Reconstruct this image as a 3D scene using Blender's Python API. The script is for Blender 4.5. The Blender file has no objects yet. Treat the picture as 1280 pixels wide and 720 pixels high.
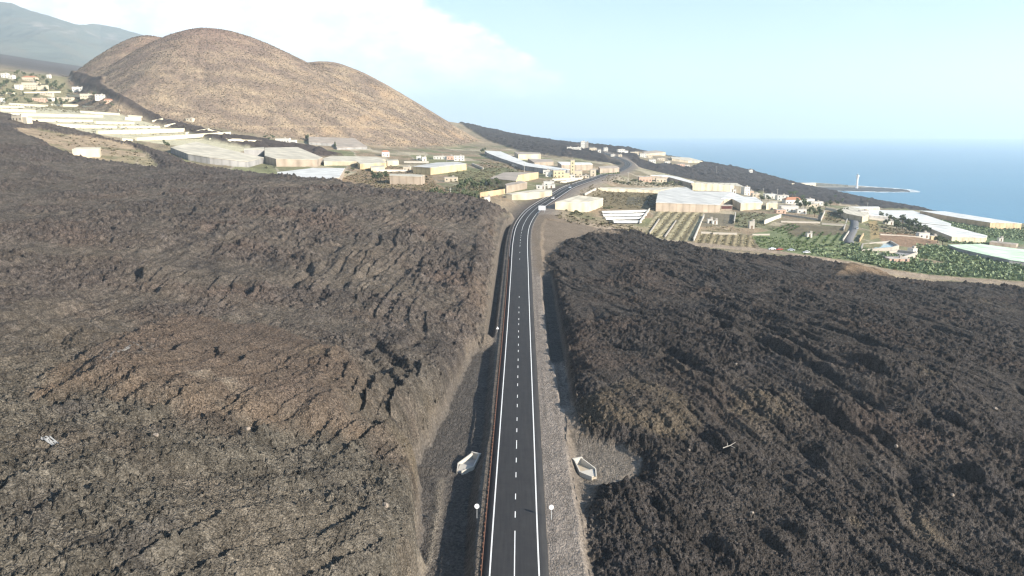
# A new road across a young lava field above the sea, built object by object
DETAIL = 1.1
HAZE = 1.05e-4
SUN_E = 4.6
SKY_S = .072
EXPOSURE = 1.45
CLOUD_A = (6.2, 6.5, 6.8, 1)
CLOUD_B = (9.0, 9.2, 9.4, 1)
import bpy, math, random
import numpy as np
from mathutils import Vector

random.seed(7)
RNG = np.random.default_rng(11)
scene = bpy.context.scene
COL = scene.collection
R = math.radians

# ------------------------------------------------------------------ camera model (metres, z = 0 is the sea)
F_PX = 949.0                      # focal length in pixels of a 1280 px wide frame
PITCH = R(11.6)
CAM = np.array([0.0, 0.0, 185.0])
CP, SP = math.cos(PITCH), math.sin(PITCH)

def ray(px, py):
    a = (px - 640.0) / F_PX
    b = (py - 360.0) / F_PX
    return np.array([a, CP - b * SP, -SP - b * CP])

def P(px, py, t):
    """point at depth t (metres along the optical axis) in the direction surveyed from the photograph"""
    return CAM + ray(px, py) * t

# ------------------------------------------------------------------ noise
def _hash(ix, iy, seed):
    h = (ix.astype(np.int64) * 374761393 + iy.astype(np.int64) * 668265263 + seed * 2246822519) & 0xFFFFFFFF
    h = ((h ^ (h >> 13)) * 1274126177) & 0xFFFFFFFF
    h = ((h ^ (h >> 16)) * 2654435769) & 0xFFFFFFFF
    h = h ^ (h >> 15)
    return (h & 0xFFFFFF).astype(np.float32) / np.float32(0xFFFFFF)

def perlin(x, y, seed=0):
    x0 = np.floor(x); y0 = np.floor(y)
    fx = (x - x0).astype(np.float32); fy = (y - y0).astype(np.float32)
    ux = fx * fx * fx * (fx * (fx * 6 - 15) + 10)
    uy = fy * fy * fy * (fy * (fy * 6 - 15) + 10)
    def g(i, j):
        a = _hash(x0 + i, y0 + j, seed) * np.float32(2 * math.pi)
        return np.cos(a) * (fx - i) + np.sin(a) * (fy - j)
    n0 = g(0, 0) * (1 - ux) + g(1, 0) * ux
    n1 = g(0, 1) * (1 - ux) + g(1, 1) * ux
    return (n0 * (1 - uy) + n1 * uy) * 1.4

def fbm(x, y, octaves=4, seed=0, gain=0.5, lac=2.03):
    s = 0.0; a = 1.0; tot = 0.0
    for o in range(octaves):
        s = s + a * perlin(x * lac ** o + 13.7 * o, y * lac ** o - 7.1 * o, seed + o)
        tot += a; a *= gain
    return s / tot

def ridged(x, y, octaves=3, seed=0, gain=0.5):
    s = 0.0; a = 1.0; tot = 0.0
    for o in range(octaves):
        n = 1.0 - np.abs(perlin(x * 2.0 ** o + 5.3 * o, y * 2.0 ** o + 9.1 * o, seed + o)) * 1.6
        s = s + a * n; tot += a; a *= gain
    return s / tot

def rubble(x, y, cell, seed=0):
    """angular blocks: highest of the neighbouring jittered rocks"""
    X = x / cell; Y = y / cell
    x0 = np.floor(X); y0 = np.floor(Y)
    best = np.zeros_like(X, dtype=np.float32)
    for i in (-1, 0, 1):
        for j in (-1, 0, 1):
            cx = x0 + i; cy = y0 + j
            r1 = _hash(cx, cy, seed); r2 = _hash(cx, cy, seed + 101); r3 = _hash(cx, cy, seed + 202)
            dx = (X - cx - r1).astype(np.float32); dy = (Y - cy - r2).astype(np.float32)
            ca = np.cos(r3 * 6.283); sa = np.sin(r3 * 6.283)
            ex = np.abs(dx * ca + dy * sa); ey = np.abs(-dx * sa + dy * ca) * (0.8 + 0.7 * r1)
            d = 0.6 * np.maximum(ex, ey) + 0.4 * np.sqrt(ex * ex + ey * ey)
            rad = 0.30 + 0.55 * r3
            hgt = 0.25 + 0.75 * r2 * r1 * 1.6
            top = hgt * np.clip(1.35 - 1.35 * (d / rad) ** 2, 0, 1.0) ** 0.7
            best = np.maximum(best, top)
    return best

def sstep(e0, e1, v):
    t = np.clip((v - e0) / (e1 - e0), 0, 1)
    return t * t * (3 - 2 * t)

def smax(a, b, k):
    h = np.clip(0.5 + 0.5 * (a - b) / k, 0, 1)
    return b * (1 - h) + a * h + k * h * (1 - h)

def inside_dist(x, y, poly):
    """signed distance to a polygon in the ground plane, positive inside"""
    poly = np.asarray(poly, dtype=np.float64)
    x = np.asarray(x, dtype=np.float64); y = np.asarray(y, dtype=np.float64)
    d2 = np.full(x.shape, 1e18); ins = np.zeros(x.shape, dtype=bool)
    n = len(poly)
    for i in range(n):
        x1, y1 = poly[i]; x2, y2 = poly[(i + 1) % n]
        ex, ey = x2 - x1, y2 - y1
        L = ex * ex + ey * ey + 1e-9
        t = np.clip(((x - x1) * ex + (y - y1) * ey) / L, 0, 1)
        d2 = np.minimum(d2, (x - x1 - t * ex) ** 2 + (y - y1 - t * ey) ** 2)
        c = (y1 > y) != (y2 > y)
        xi = x1 + (y - y1) * ex / (ey if abs(ey) > 1e-9 else 1e-9)
        ins ^= c & (x < xi)
    d = np.sqrt(d2)
    return np.where(ins, d, -d)

# ------------------------------------------------------------------ large shape of the land
CTRL = [  # (photo x, photo y, depth): the natural ground
    (643, 720, 108.5), (648.5, 400, 246), (650, 300, 377), (665, 265, 455), (700, 243, 560), (745, 226, 750),
    (785, 207, 1040), (765, 195, 1250), (730, 184, 1600),
    (740, 270, 490), (830, 303, 440), (1000, 322, 430), (1120, 345, 420), (1280, 358, 420),
    (895, 264, 600), (985, 270, 620), (1070, 280, 600), (1180, 300, 600), (1280, 325, 520), (1280, 300, 650),
    (1140, 263, 980), (1200, 270, 920), (1280, 281, 840), (1060, 262, 880), (1000, 255, 800),
    (780, 185, 1700), (860, 201, 1700), (940, 214, 1650), (1000, 232, 1600), (1060, 244, 1550), (1128, 260, 1480),
    (800, 217, 1100), (900, 233, 950), (1000, 250, 950), (1060, 258, 1040), (740, 240, 640), (820, 235, 800),
    (620, 262, 450), (500, 240, 490), (400, 229, 545), (300, 214, 600), (200, 188, 650), (100, 166, 670), (0, 151, 670),
    (500, 205, 850), (560, 193, 1000), (640, 205, 850), (640, 230, 640), (560, 230, 640), (330, 178, 900), (440, 186, 950),
    (200, 150, 1000), (0, 126, 1000), (100, 100, 1250), (0, 88, 1300), (700, 200, 1000),
    (575, 154, 1900), (650, 170, 1850), (735, 181, 1750), (650, 186, 1250), (620, 175, 1500),
    (300, 170, 1250), (150, 110, 1350), (450, 178, 1300),
    (1280, 720, 133), (0, 720, 78), (0, 400, 190), (0, 250, 380), (300, 300, 320), (1000, 500, 185), (1280, 500, 200),
]
XYZ = [  # (x, y, z) out of sight of the photograph
    (-170, 2500, 185), (100, 2500, 120), (400, 2400, 55), (760, 2200, 0), (-900, 2600, 300), (-1500, 2600, 405), (-600, 1900, 260),
    (-1300, 1600, 368), (-2600, 3800, 560), (-900, 3800, 330), (200, 3600, 20), (-600, 300, 225), (-900, 700, 292), (-300, 60, 172),
    (300, 60, 92), (650, 300, 48), (700, 600, 62), (0, 20, 121), (-80, -80, 130), (160, -60, 104),
    (-1100, 1250, 322), (900, 1100, 30), (1000, 1600, 0), (-1700, 1500, 430), (-1500, 600, 420), (0, -300, 120), (-500, -300, 205), (400, -300, 70),
]
_pts = np.array([P(*c) for c in CTRL] + [list(map(float, p)) for p in XYZ])

def _fit(pts, c=45.0, lam=2.0):
    X = pts[:, :2]; n = len(pts)
    D = np.sqrt(((X[:, None] - X[None]) ** 2).sum(-1) + c * c)
    A = np.zeros((n + 3, n + 3)); A[:n, :n] = -D + np.eye(n) * lam
    A[:n, n] = 1; A[:n, n + 1:] = X; A[n, :n] = 1; A[n + 1:, :n] = X.T
    b = np.zeros(n + 3); b[:n] = pts[:, 2]
    return np.linalg.solve(A, b)
_w = _fit(_pts)

def macro(x, y):
    x = np.asarray(x, dtype=np.float64); y = np.asarray(y, dtype=np.float64)
    z = _w[-3] + _w[-2] * x + _w[-1] * y
    for (px, py, _), w in zip(_pts, _w[:-3]):
        z = z - w * np.sqrt((x - px) ** 2 + (y - py) ** 2 + 45.0 ** 2)
    return z

# cinder cone: main summit, left shoulder, right shoulder
CONE = [(P(262, 36, 1300), 0.50, 78.0), (P(186, 44.5, 1320), 0.62, 42.0), (P(404, 77, 1400), 0.60, 70.0)]

def cone_h(x, y):
    out = None
    ang = np.arctan2(y - CONE[0][0][1], x - CONE[0][0][0])
    for (c, k, s) in CONE:
        ax = x - c[0]; r = np.sqrt(ax ** 2 + (y - c[1]) ** 2) * (1 + .34 * np.clip(-ax / 150.0, 0, 1)) * (1 + .05 * np.clip(ax / 150.0, 0, 1))
        z = c[2] - k * (np.sqrt(r * r + s * s) - s)
        out = z if out is None else smax(out, z, 4.5)
    r0 = np.sqrt((x - CONE[0][0][0]) ** 2 + (y - CONE[0][0][1]) ** 2)
    out = out + 2.6 * fbm(ang * 5.0 + r0 * .002, r0 * 0.003, 3, 41) * sstep(40, 220, r0) + 1.3 * fbm(x / 30, y / 30, 4, 42)
    return out

def coast(x, y):
    """metres inland of the shore line (positive on land)"""
    return inside_dist(x, y, COAST)

COAST = [(-9000, -2000), (520, -2000), (650, -100), (780, 400), (815, 560), (740, 740), (665, 850), (610, 955), (600, 1040), (660, 1180),
         (750, 1330), (815, 1455), (790, 1560), (715, 1700), (660, 1900), (700, 2150), (820, 2350), (960, 2470), (1060, 2440), (1170, 2400), (1270, 2400), (1310, 2500),
         (1215, 2700), (1080, 2880), (700, 3050), (300, 3200), (-200, 3600), (-2200, 5200), (-9000, 9000)]

def base_h(x, y):
    """land without the lava: smooth hills, cone, shore"""
    g = macro(x, y)
    c = cone_h(x, y)
    z = smax(c, g, 8.0)
    d = coast(x, y)
    # cliffs and low capes
    low = 9.0 + 5.0 * fbm(x / 90.0, y / 90.0, 3, 5)
    far = sstep(1750, 2300, y) * sstep(300, 620, x)
    z = z * (1 - far) + np.minimum(z, low) * far
    cape = np.exp(-(((x - 1165) / 95.0) ** 2 + ((y - 2480) / 80.0) ** 2)) * 13
    z = z + cape * far
    cl = sstep(-14, 22, d)
    z = -12.0 + (np.maximum(z, 2.0) + 12.0) * cl
    return z

def hit(px, py, h=0.0, t0=60.0, t1=5200.0, f=None):
    """where the line of sight through a surveyed direction meets the land (raised by h)"""
    f = f or base_h
    t = np.geomspace(t0, t1, 1400)
    q = CAM[None] + ray(px, py)[None] * t[:, None]
    s = q[:, 2] - f(q[:, 0], q[:, 1]) - h
    i = np.where((s[:-1] > 0) & (s[1:] <= 0))[0]
    if len(i) == 0:
        i = [int(np.argmin(np.abs(s)))]; i[0] = min(i[0], len(t) - 2)
        k = 0.0
    else:
        k = s[i[0]] / (s[i[0]] - s[i[0] + 1])
    tt = t[i[0]] + (t[i[0] + 1] - t[i[0]]) * k
    return CAM + ray(px, py) * tt

def hits(pp, h=0.0):
    return [tuple(hit(a, b, h)[:2]) for a, b in pp]

# ------------------------------------------------------------------ the road line
ROAD_PX = [(643, 720, 108.5), (646, 540, 158), (648.5, 400, 246), (649.6, 335, 318), (650.5, 300, 377), (654.5, 281, 420), (665, 265, 462), (681, 253, 508),
           (702, 242, 570), (727, 232.5, 670), (750, 224, 790), (772, 214.5, 930), (784, 207.5, 1030), (785, 203.5, 1100), (777, 199, 1180), (757, 191.8, 1350), (730, 183.6, 1640)]
_rp = np.array([P(*c) for c in ROAD_PX])
_rp = np.vstack([[_rp[0, 0] - 0.9, -60.0, 122.3], [_rp[0, 0] - 0.35, 30.0, 122.3], _rp])

def catmull(pts, step):
    out = []
    n = len(pts)
    for i in range(n - 1):
        p0 = pts[max(i - 1, 0)]; p1 = pts[i]; p2 = pts[i + 1]; p3 = pts[min(i + 2, n - 1)]
        m = max(2, int(np.linalg.norm(p2 - p1) / step))
        # centripetal-like tangents scaled to the segment length
        L = np.linalg.norm(p2 - p1)
        m1 = (p2 - p0) / max(np.linalg.norm(p2 - p0), 1e-6) * L
        m2 = (p3 - p1) / max(np.linalg.norm(p3 - p1), 1e-6) * L
        for k in range(m):
            t = k / m
            h00 = 2 * t ** 3 - 3 * t ** 2 + 1; h10 = t ** 3 - 2 * t ** 2 + t
            h01 = -2 * t ** 3 + 3 * t ** 2; h11 = t ** 3 - t ** 2
            out.append(h00 * p1 + h10 * m1 + h01 * p2 + h11 * m2)
    out.append(pts[-1])
    return np.array(out)
ROAD = catmull(_rp, 2.0)
ROAD[:, 2] += 2.6 * sstep(520, 620, ROAD[:, 1]) * (1 - sstep(800, 980, ROAD[:, 1]))
_k = np.hanning(31); _k /= _k.sum()
_zp = np.pad(ROAD[:, 2], 15, mode='edge'); ROAD[:, 2] = np.convolve(_zp, _k, 'valid')
for _ax in (0, 1):
    _zp = ROAD[:, _ax].copy(); _q = np.pad(_zp, 6, mode='reflect', reflect_type='odd'); _k2 = np.hanning(13); _k2 /= _k2.sum()
    ROAD[:, _ax] = np.convolve(_q, _k2, 'valid')
_tan = np.gradient(ROAD[:, :2], axis=0); _tan /= np.linalg.norm(_tan, axis=1)[:, None]
ROAD_N = np.stack([_tan[:, 1], -_tan[:, 0]], 1)          # to the right of travel
ROAD_S = np.concatenate([[0], np.cumsum(np.linalg.norm(np.diff(ROAD, axis=0), axis=1))])

def road_rel(x, y):
    """signed offset to the right of the road, and road height, at the nearest road point"""
    x = np.asarray(x, dtype=np.float64); y = np.asarray(y, dtype=np.float64)
    sub = slice(0, None, 3)
    rx, ry, rz = ROAD[sub, 0], ROAD[sub, 1], ROAD[sub, 2]; nx, ny = ROAD_N[sub, 0], ROAD_N[sub, 1]
    off = np.full(x.shape, 1e6); z = np.zeros(x.shape); best = np.full(x.shape, 1e18)
    sel = np.where((np.abs(x - np.interp(y, ROAD[:, 1], ROAD[:, 0])) < 90))[0] if x.ndim == 1 else None
    xs, ys = x[sel], y[sel]
    b = best[sel]; o = off[sel]; zz = z[sel]
    # nearest by row of y: restrict to the road points within reach
    for i in range(len(rx) - 1):
        m = np.abs(ys - ry[i]) < 70
        if not m.any():
            continue
        dx = xs[m] - rx[i]; dy = ys[m] - ry[i]
        ex, ey = rx[i + 1] - rx[i], ry[i + 1] - ry[i]; L = ex * ex + ey * ey
        t = np.clip((dx * ex + dy * ey) / L, 0, 1)
        d = (dx - t * ex) ** 2 + (dy - t * ey) ** 2
        cur = b[m]; up = d < cur
        om = o[m]; zm = zz[m]
        side = np.sign(dx * ey - dy * ex)
        om = np.where(up, np.sqrt(d) * side, om); zm = np.where(up, rz[i] + (rz[i + 1] - rz[i]) * t, zm)
        b[m] = np.minimum(cur, d); o[m] = om; zz[m] = zm
    off[sel] = o; z[sel] = zz
    return off, z
# ------------------------------------------------------------------ zones of the ground (all in metres on the land)
LAVA_LEFT_FAR = [(637, 262), (620, 256), (590, 251), (560, 247), (530, 243), (500, 240), (470, 235), (440, 231), (400, 227), (372, 223), (345, 218), (300, 212), (262, 207), (240, 203)]
FINGER_TOP = [(225, 197), (205, 190), (185, 184), (160, 177), (130, 171), (110, 166), (85, 160), (60, 155), (34, 151), (28, 147), (14, 143), (0, 141), (-60, 136)]
ISLAND = [(15, 158), (50, 159), (75, 165), (105, 169), (140, 174), (165, 181), (185, 190), (198, 204), (196, 210), (170, 206), (135, 201), (100, 196), (78, 188), (55, 176), (30, 166)]

def hits_f(pp, h, tmax=5200.0):
    return [tuple(hit(a, b, h, t1=tmax)[:2]) for a, b in pp]

_left = hits_f(LAVA_LEFT_FAR, 3.0) + hits_f(FINGER_TOP, 2.0)
LAVA_LEFT = [(-15, 10), (-15.5, 70), (-13.2, 95), (-14.2, 118), (-16, 128), (-18.5, 134), (-17.5, 150), (-14, 170), (-13, 190), (-12.5, 208), (-11, 214), (-9.6, 232), (-9.2, 300), (-9.0, 360), (-10, 420)] \
    + _left + [(-900, 720), (-1100, 300), (-900, -60), (-300, -120), (-15, -120)]
ISLAND_W = hits_f(ISLAND, 2.0)
_far_r = hits_f([(735, 288), (765, 284), (800, 291), (830, 300), (880, 307), (940, 314), (1000, 321), (1060, 331), (1120, 344), (1180, 350), (1280, 359), (1400, 372)], 3.0)
LAVA_RIGHT = [(14.5, -120), (14.0, 60), (12.6, 85), (12.0, 104), (13.0, 117), (15.5, 127.5), (20.5, 130), (24.5, 135), (26, 141), (22.5, 146), (17, 149), (14, 156), (13.6, 180), (13.2, 205), (13.5, 250), (13.2, 300), (15, 330), (20, 352), (26, 380), (38, 400)] \
    + _far_r + [(520, 330), (520, 40), (360, -120)]
STREAM = hits_f([(75, 92), (95, 91), (130, 95), (128, 105), (150, 119), (185, 138), (212, 152), (240, 159), (270, 166), (300, 173), (350, 180), (395, 187), (430, 196), (400, 199), (350, 193), (305, 184), (265, 176), (232, 166), (205, 156), (178, 144), (150, 130), (118, 112), (92, 101)], 1.0, 2600)
FARLAVA = [tuple(P(*c)[:2]) for c in [(560, 150, 2300), (575, 153, 1900), (650, 190, 1180), (700, 194, 1130), (760, 196, 1140), (792, 203, 1100), (812, 214, 1120), (860, 222, 1060), (900, 231, 970), (940, 239, 960), (1000, 250.5, 930), (1060, 259, 965), (1130, 263.4, 1000)]] \
    + [(640, 1040), (720, 1180), (815, 1455), (700, 1700), (700, 2300), (-160, 2700)]
VILLAGE = hits_f([(797, 190), (830, 191), (870, 200), (880, 203), (862, 210), (845, 207), (820, 205), (800, 199)], 0.5, 2600)
BROWN = [(-70, 106), (-55, 109), (-40, 112), (-26, 117), (-23.5, 123), (-25, 140), (-33, 163), (-47, 172), (-64, 176), (-80, 168), (-78, 130)]
R_BROWN = [(14.6, 151.5), (24, 150), (33, 147), (40, 153), (39, 166), (30, 176), (22, 168), (15, 162)]
PIT = [(12.8, 131), (16, 130), (20, 132), (23.5, 136), (25, 141), (22, 145), (17, 147), (12.5, 149)]
OCHRE_HEAP = hits_f([(1040, 340), (1075, 333), (1110, 340), (1122, 349), (1085, 350), (1045, 348)], 1.0)
BARE = [(9, 450), (22, 455), (60, 440), (62, 418), (40, 396), (27, 376), (21, 350), (16, 328), (14, 300), (9, 300), (8.5, 380)]

# ground colours of the farmed plots: polygon as seen, height offset, colour, stripe colour, stripe spacing (m), noise size
PLOTS = [
    ([(690, 277), (760, 288), (830, 303), (1000, 321), (1120, 344), (1280, 357), (1280, 354), (1120, 339), (1000, 317), (835, 299), (765, 284), (700, 273)], (.30, .24, .18)),      # track
    ([(803, 297), (820, 264), (880, 266), (867, 302)], (.25, .22, .14)),
    ([(880, 266), (917, 268), (918, 282), (874, 284)], (.16, .14, .10)),
    ([(876, 291), (940, 294), (945, 310), (868, 303)], (.22, .18, .11)),
    ([(918, 266), (985, 268), (955, 285), (918, 285)], (.17, .17, .10)),
    ([(940, 292), (980, 286), (1050, 280), (1064, 300), (1100, 318), (1110, 334), (1060, 326), (1000, 318), (950, 310)], (.16, .185, .095)),
    ([(975, 281), (1055, 283), (1062, 293), (990, 296)], (.14, .12, .08)),
    ([(1060, 325), (1105, 316), (1170, 330), (1280, 338), (1280, 352), (1180, 345), (1110, 336)], (.12, .165, .08)),
    ([(1145, 306), (1200, 310), (1280, 330), (1280, 340), (1200, 331), (1140, 321)], (.15, .185, .09)),
    ([(1172, 281), (1200, 281), (1280, 289), (1280, 306), (1190, 302)], (.11, .155, .08)),
    ([(1172, 281), (1178, 272), (1240, 280), (1280, 285), (1280, 300), (1236, 297)], (.14, .18, .085)),
    ([(1092, 290), (1160, 296), (1175, 303), (1150, 311), (1105, 305)], (.24, .16, .105)),
    ([(1086, 277), (1096, 276), (1100, 297), (1088, 300)], (.30, .23, .12)),
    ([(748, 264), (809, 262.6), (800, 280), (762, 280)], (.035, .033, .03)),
    ([(745, 235), (820, 238), (822, 262), (760, 262), (730, 245)], (.17, .14, .085)),
    ([(785, 246), (822, 248), (820, 258), (782, 256)], (.12, .11, .08)),
    ([(535, 240), (600, 226), (632, 236), (600, 250), (560, 250)], (.15, .15, .085)),
    ([(560, 215), (620, 215), (610, 228), (560, 228)], (.18, .17, .09)),
    ([(420, 225), (470, 205), (535, 212), (560, 240), (520, 245), (470, 236)], (.26, .19, .12)),
    ([(740, 214), (775, 216), (775, 220), (745, 221)], (.07, .15, .045)),
    ([(0, 128), (120, 132), (260, 175), (330, 182), (300, 190), (200, 180), (120, 168), (40, 148), (0, 140)], (.45, .42, .30)),
    ([(0, 90), (60, 92), (130, 130), (0, 128)], (.22, .20, .12)),
]
PLOTS = [(hits_f(pp, 0.0), c) for pp, c in PLOTS]

FAN_Y = np.linspace(-150, 800, 400)
FAN_G = np.cumsum(.60 - .56 * sstep(85, 165, FAN_Y) + .25 * sstep(260, 420, FAN_Y)) * (FAN_Y[1] - FAN_Y[0])
# single steps in the flow: place, length along, height, which way they run
STEPS = [(107, 269, 7, 3.2, .2), (144, 304, 7, 2.6, .9), (177, 308, 4, 3.2, .1), (180, 356, 8, 2.8, -.3), (214, 377, 4.5, 3.0, .2), (284, 390, 8, 2.6, .9), (322, 376, 5, 3.2, 0), (184, 250, 10, 3.2, -.2), (415, 385, 6, 2.2, .3), (385, 330, 7, 2.0, .5),
         (500, 385, 5, 2.0, .3), (452, 330, 7, 2.0, .2), (60, 400, 8, 1.6, .4), (170, 440, 9, 1.7, .1), (250, 420, 8, 1.5, .2), (560, 455, 3, 1.8, -.3), (495, 490, 6, 2.0, -.5),
         (1090, 468, 7, 2.8, -.4), (975, 416, 6, 2.2, -.4), (1215, 604, 3, 3.0, -.3), (1020, 580, 4, 2.2, -.4), (1040, 525, 7, 3.2, -.45), (893, 556, 4, 2.2, -.3), (845, 462, 8, 1.8, -.35), (905, 400, 7, 1.8, -.3), (1180, 420, 7, 2.0, -.5), (1110, 560, 4, 1.8, -.4), (830, 640, 4, 1.6, -.3), (900, 690, 4, 1.6, -.5), (965, 690, 4, 1.4, -.5), (1010, 690, 4, 1.4, -.5)]
STEPS = [tuple(hit(a, b, 3.0)[:2]) + (l_, h_, k_) for a, b, l_, h_, k_ in STEPS]
TANS = [(960, 515, 6, .8), (930, 522, 5, .6), (1160, 477, 4, .6), (835, 552, 4, .6), (1160, 676, 3.2, .7), (1067, 676, 1.2, .7), (845, 470, 4, .3), (520, 560, 4, .8), (545, 500, 3, .5), (590, 445, 3, .5), (440, 520, 3.5, .7), (400, 480, 4, .5), (90, 450, 6, .5), (110, 340, 7, .5), (30, 330, 9, .4), (1230, 385, 9, .4)]
TANS = [tuple(hit(a, b, 2.0)[:2]) + (r_, k_) for a, b, r_, k_ in TANS]
TRACK = hits([(292, 160.5), (320, 158.5), (345, 158), (400, 158.5), (445, 158.5), (480, 160), (510, 163)])

ROWS_A = hits([(826, 294), (844, 272)]) + [hits([(803, 297), (820, 264), (880, 266), (867, 302)])]
ROWS_B = hits([(880, 303), (884, 294)]) + [hits([(876, 291), (940, 294), (945, 310), (868, 303)])]

def line_dist(x, y, pts):
    d = np.full(x.shape, 1e9)
    for (x1, y1), (x2, y2) in zip(pts[:-1], pts[1:]):
        ex, ey = x2 - x1, y2 - y1
        t = np.clip(((x - x1) * ex + (y - y1) * ey) / (ex * ex + ey * ey), 0, 1)
        d = np.minimum(d, np.hypot(x - x1 - t * ex, y - y1 - t * ey))
    return d

def land(x, y):
    """height, albedo and zone number of the ground"""
    x = np.asarray(x, dtype=np.float64); y = np.asarray(y, dtype=np.float64)
    n = x.shape[0]
    z = base_h(x, y)
    off, rz = road_rel(x, y)
    aoff = np.abs(off)
    zone = np.zeros(n, dtype=np.int8)
    dist = np.sqrt(x * x + y * y)

    # ---------------- colour of the unburied land
    n1 = fbm(x / 60, y / 60, 4, 60); n2 = fbm(x / 9, y / 9, 3, 61)
    alb = np.empty((n, 3)); alb[:] = (.26, .21, .145)
    alb *= (1 + .35 * n1 + .35 * n2)[:, None]
    # patchwork of small holdings beyond the lava
    farm = sstep(455, 520, y) * (1 - sstep(1250, 1400, y))
    pa, pb_ = .94 * x + .34 * y + 9 * n1, -.34 * x + .94 * y + 9 * fbm(x / 60, y / 60, 2, 62)
    ca_, cb_ = np.floor(pa / 34), np.floor((pb_ + 40 * _hash(np.floor(pa / 34), np.zeros(n), 66)) / 46)
    hh1, hh2 = _hash(ca_, cb_, 67), _hash(ca_, cb_, 68)
    pcol = np.where((hh1 < .30)[:, None], np.array([.14, .155, .075]), np.where((hh1 < .55)[:, None], np.array([.33, .29, .21]), np.where((hh1 < .75)[:, None], np.array([.24, .18, .12]), np.array([.17, .145, .095]))))
    pcol = pcol * 1.15 * (.8 + .4 * hh2[:, None]) * (1 + .35 * n2[:, None])
    fe = np.minimum(pa / 34 - ca_, 1 - (pa / 34 - ca_)) * 34
    pcol = pcol * (1 - .6 * (fe < 1.1)[:, None]) + np.array([.42, .38, .31]) * .6 * (fe < 1.1)[:, None]
    isl = sstep(-3, 3, inside_dist(x, y, ISLAND_W))[:, None]
    alb = alb * (1 - isl) + np.array([.33, .255, .175]) * (1 + .45 * n2 + .3 * n1)[:, None] * isl
    farm = farm * sstep(-330, -230, x)
    kf = (.72 * farm * sstep(-.35, .05, n1 + .4))[:, None]
    alb = alb * (1 - kf) + pcol * kf
    near_works = (1 - sstep(420, 470, y)) * (aoff < 60)
    green = sstep(.05, .35, fbm(x / 28, y / 28, 4, 63))[:, None] * .55
    alb = alb * (1 - green) + np.array([.10, .115, .055]) * green
    alb = alb * (1 - near_works[:, None]) + np.array([.110, .092, .074]) * (1 + .35 * n2 + .3 * n1)[:, None] * near_works[:, None]
    for poly, c in PLOTS:
        lo = np.min(poly, 0) - 6; hi = np.max(poly, 0) + 6
        m = np.where((x > lo[0]) & (x < hi[0]) & (y > lo[1]) & (y < hi[1]))[0]
        if len(m) == 0:
            continue
        k = sstep(-1.0, 1.0, inside_dist(x[m], y[m], poly))[:, None]
        alb[m] = alb[m] * (1 - k) + np.array(c) * (1 + .30 * n2[m] + .15 * n1[m])[:, None] * k

    fl_ = (sstep(1380, 1650, y) * sstep(-500, -800, x))[:, None]
    alb = alb * (1 - fl_) + np.array([.095, .085, .08]) * (1 + .4 * n1[:, None]) * fl_
    for (pa_, pb2, rr_), per in zip((ROWS_A, ROWS_B), (5.5, 4.4)):
        lo = np.min(rr_, 0) - 4; hi = np.max(rr_, 0) + 4
        m = np.where((x > lo[0]) & (x < hi[0]) & (y > lo[1]) & (y < hi[1]))[0]
        if len(m):
            dx, dy = pb2[0] - pa_[0], pb2[1] - pa_[1]; L_ = math.hypot(dx, dy)
            q = ((x[m] - pa_[0]) * dy - (y[m] - pa_[1]) * dx) / L_ + .5 * n2[m]
            s_ = np.cos(q / per * 2 * math.pi); k = sstep(-1, 1, inside_dist(x[m], y[m], rr_))
            alb[m] *= (1 + .55 * s_ * k)[:, None]
    # ---------------- cinder cone
    g = macro(x, y); ch = cone_h(x, y)
    kc = sstep(-6, 6, ch - g + 5 * n1) * (dist > 700)
    ca = np.empty((n, 3)); ca[:] = (.20, .145, .095)
    m = np.where(kc > 0)[0]
    if len(m):
        xm, ym = x[m], y[m]
        dry = sstep(-.35, .55, fbm(xm / 55, ym / 25, 4, 71) + .35 * fbm(xm / 9, ym / 9, 3, 73))[:, None]
        cam_ = np.array([.225, .168, .128]) * (1 - dry) + np.array([.40, .305, .205]) * dry
        red = np.exp(-(((xm - CONE[0][0][0]) / 120) ** 2 + ((ym - CONE[0][0][1]) / 150) ** 2))[:, None]
        cam_ = cam_ * (1 - red * .7) + np.array([.26, .155, .12]) * red * .7
        spots = sstep(-.1, .35, perlin(xm / 2.6, ym / 4.0, 72))[:, None]
        cam_ = cam_ * (1 - .45 * spots) + np.array([.09, .078, .06]) * .5 * spots
        am = np.arctan2(ym - CONE[0][0][1], xm - CONE[0][0][0]); rm = np.hypot(xm - CONE[0][0][0], ym - CONE[0][0][1])
        rill = sstep(.62, .9, ridged(am * 14 + .6 * fbm(xm / 50, ym / 50, 2, 76), rm / 260, 2, 75))[:, None] * sstep(60, 160, rm)[:, None]
        cam_ = cam_ * (1 - .14 * rill)
        # track across the slope at one level
        tr = np.exp(-(line_dist(xm, ym, TRACK) / 2.2) ** 2)
        cam_ = cam_ * (1 - .7 * tr[:, None]) + np.array([.38, .29, .19]) * .7 * tr[:, None]
        # bright eroded gullies running down the right flank
        gl = sstep(.55, .85, ridged((xm - .35 * ym) / 48 + .5 * fbm(xm / 60, ym / 60, 3, 79), (ym + .2 * xm) / 300, 2, 77)) * sstep(-420, -200, xm) * sstep(-.2, .35, fbm(xm / 40, ym / 40, 4, 78))
        cam_ = cam_ * (1 - .6 * gl[:, None]) + np.array([.40, .28, .17]) * .6 * gl[:, None]
        ca[m] = cam_
    alb = alb * (1 - kc[:, None]) + ca * kc[:, None]
    zone[kc > .5] = 3

    # ---------------- lava
    dl = inside_dist(x, y, LAVA_LEFT)
    di = inside_dist(x, y, ISLAND_W)
    dl = np.minimum(dl, -di)
    dr = inside_dist(x, y, LAVA_RIGHT)
    ds = inside_dist(x, y, STREAM)
    df = np.minimum(inside_dist(x, y, FARLAVA), -inside_dist(x, y, VILLAGE))
    wob = 3.0 * fbm(x / 11, y / 11, 4, 80)
    d = np.maximum(dl, dr) + wob * .8
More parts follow.
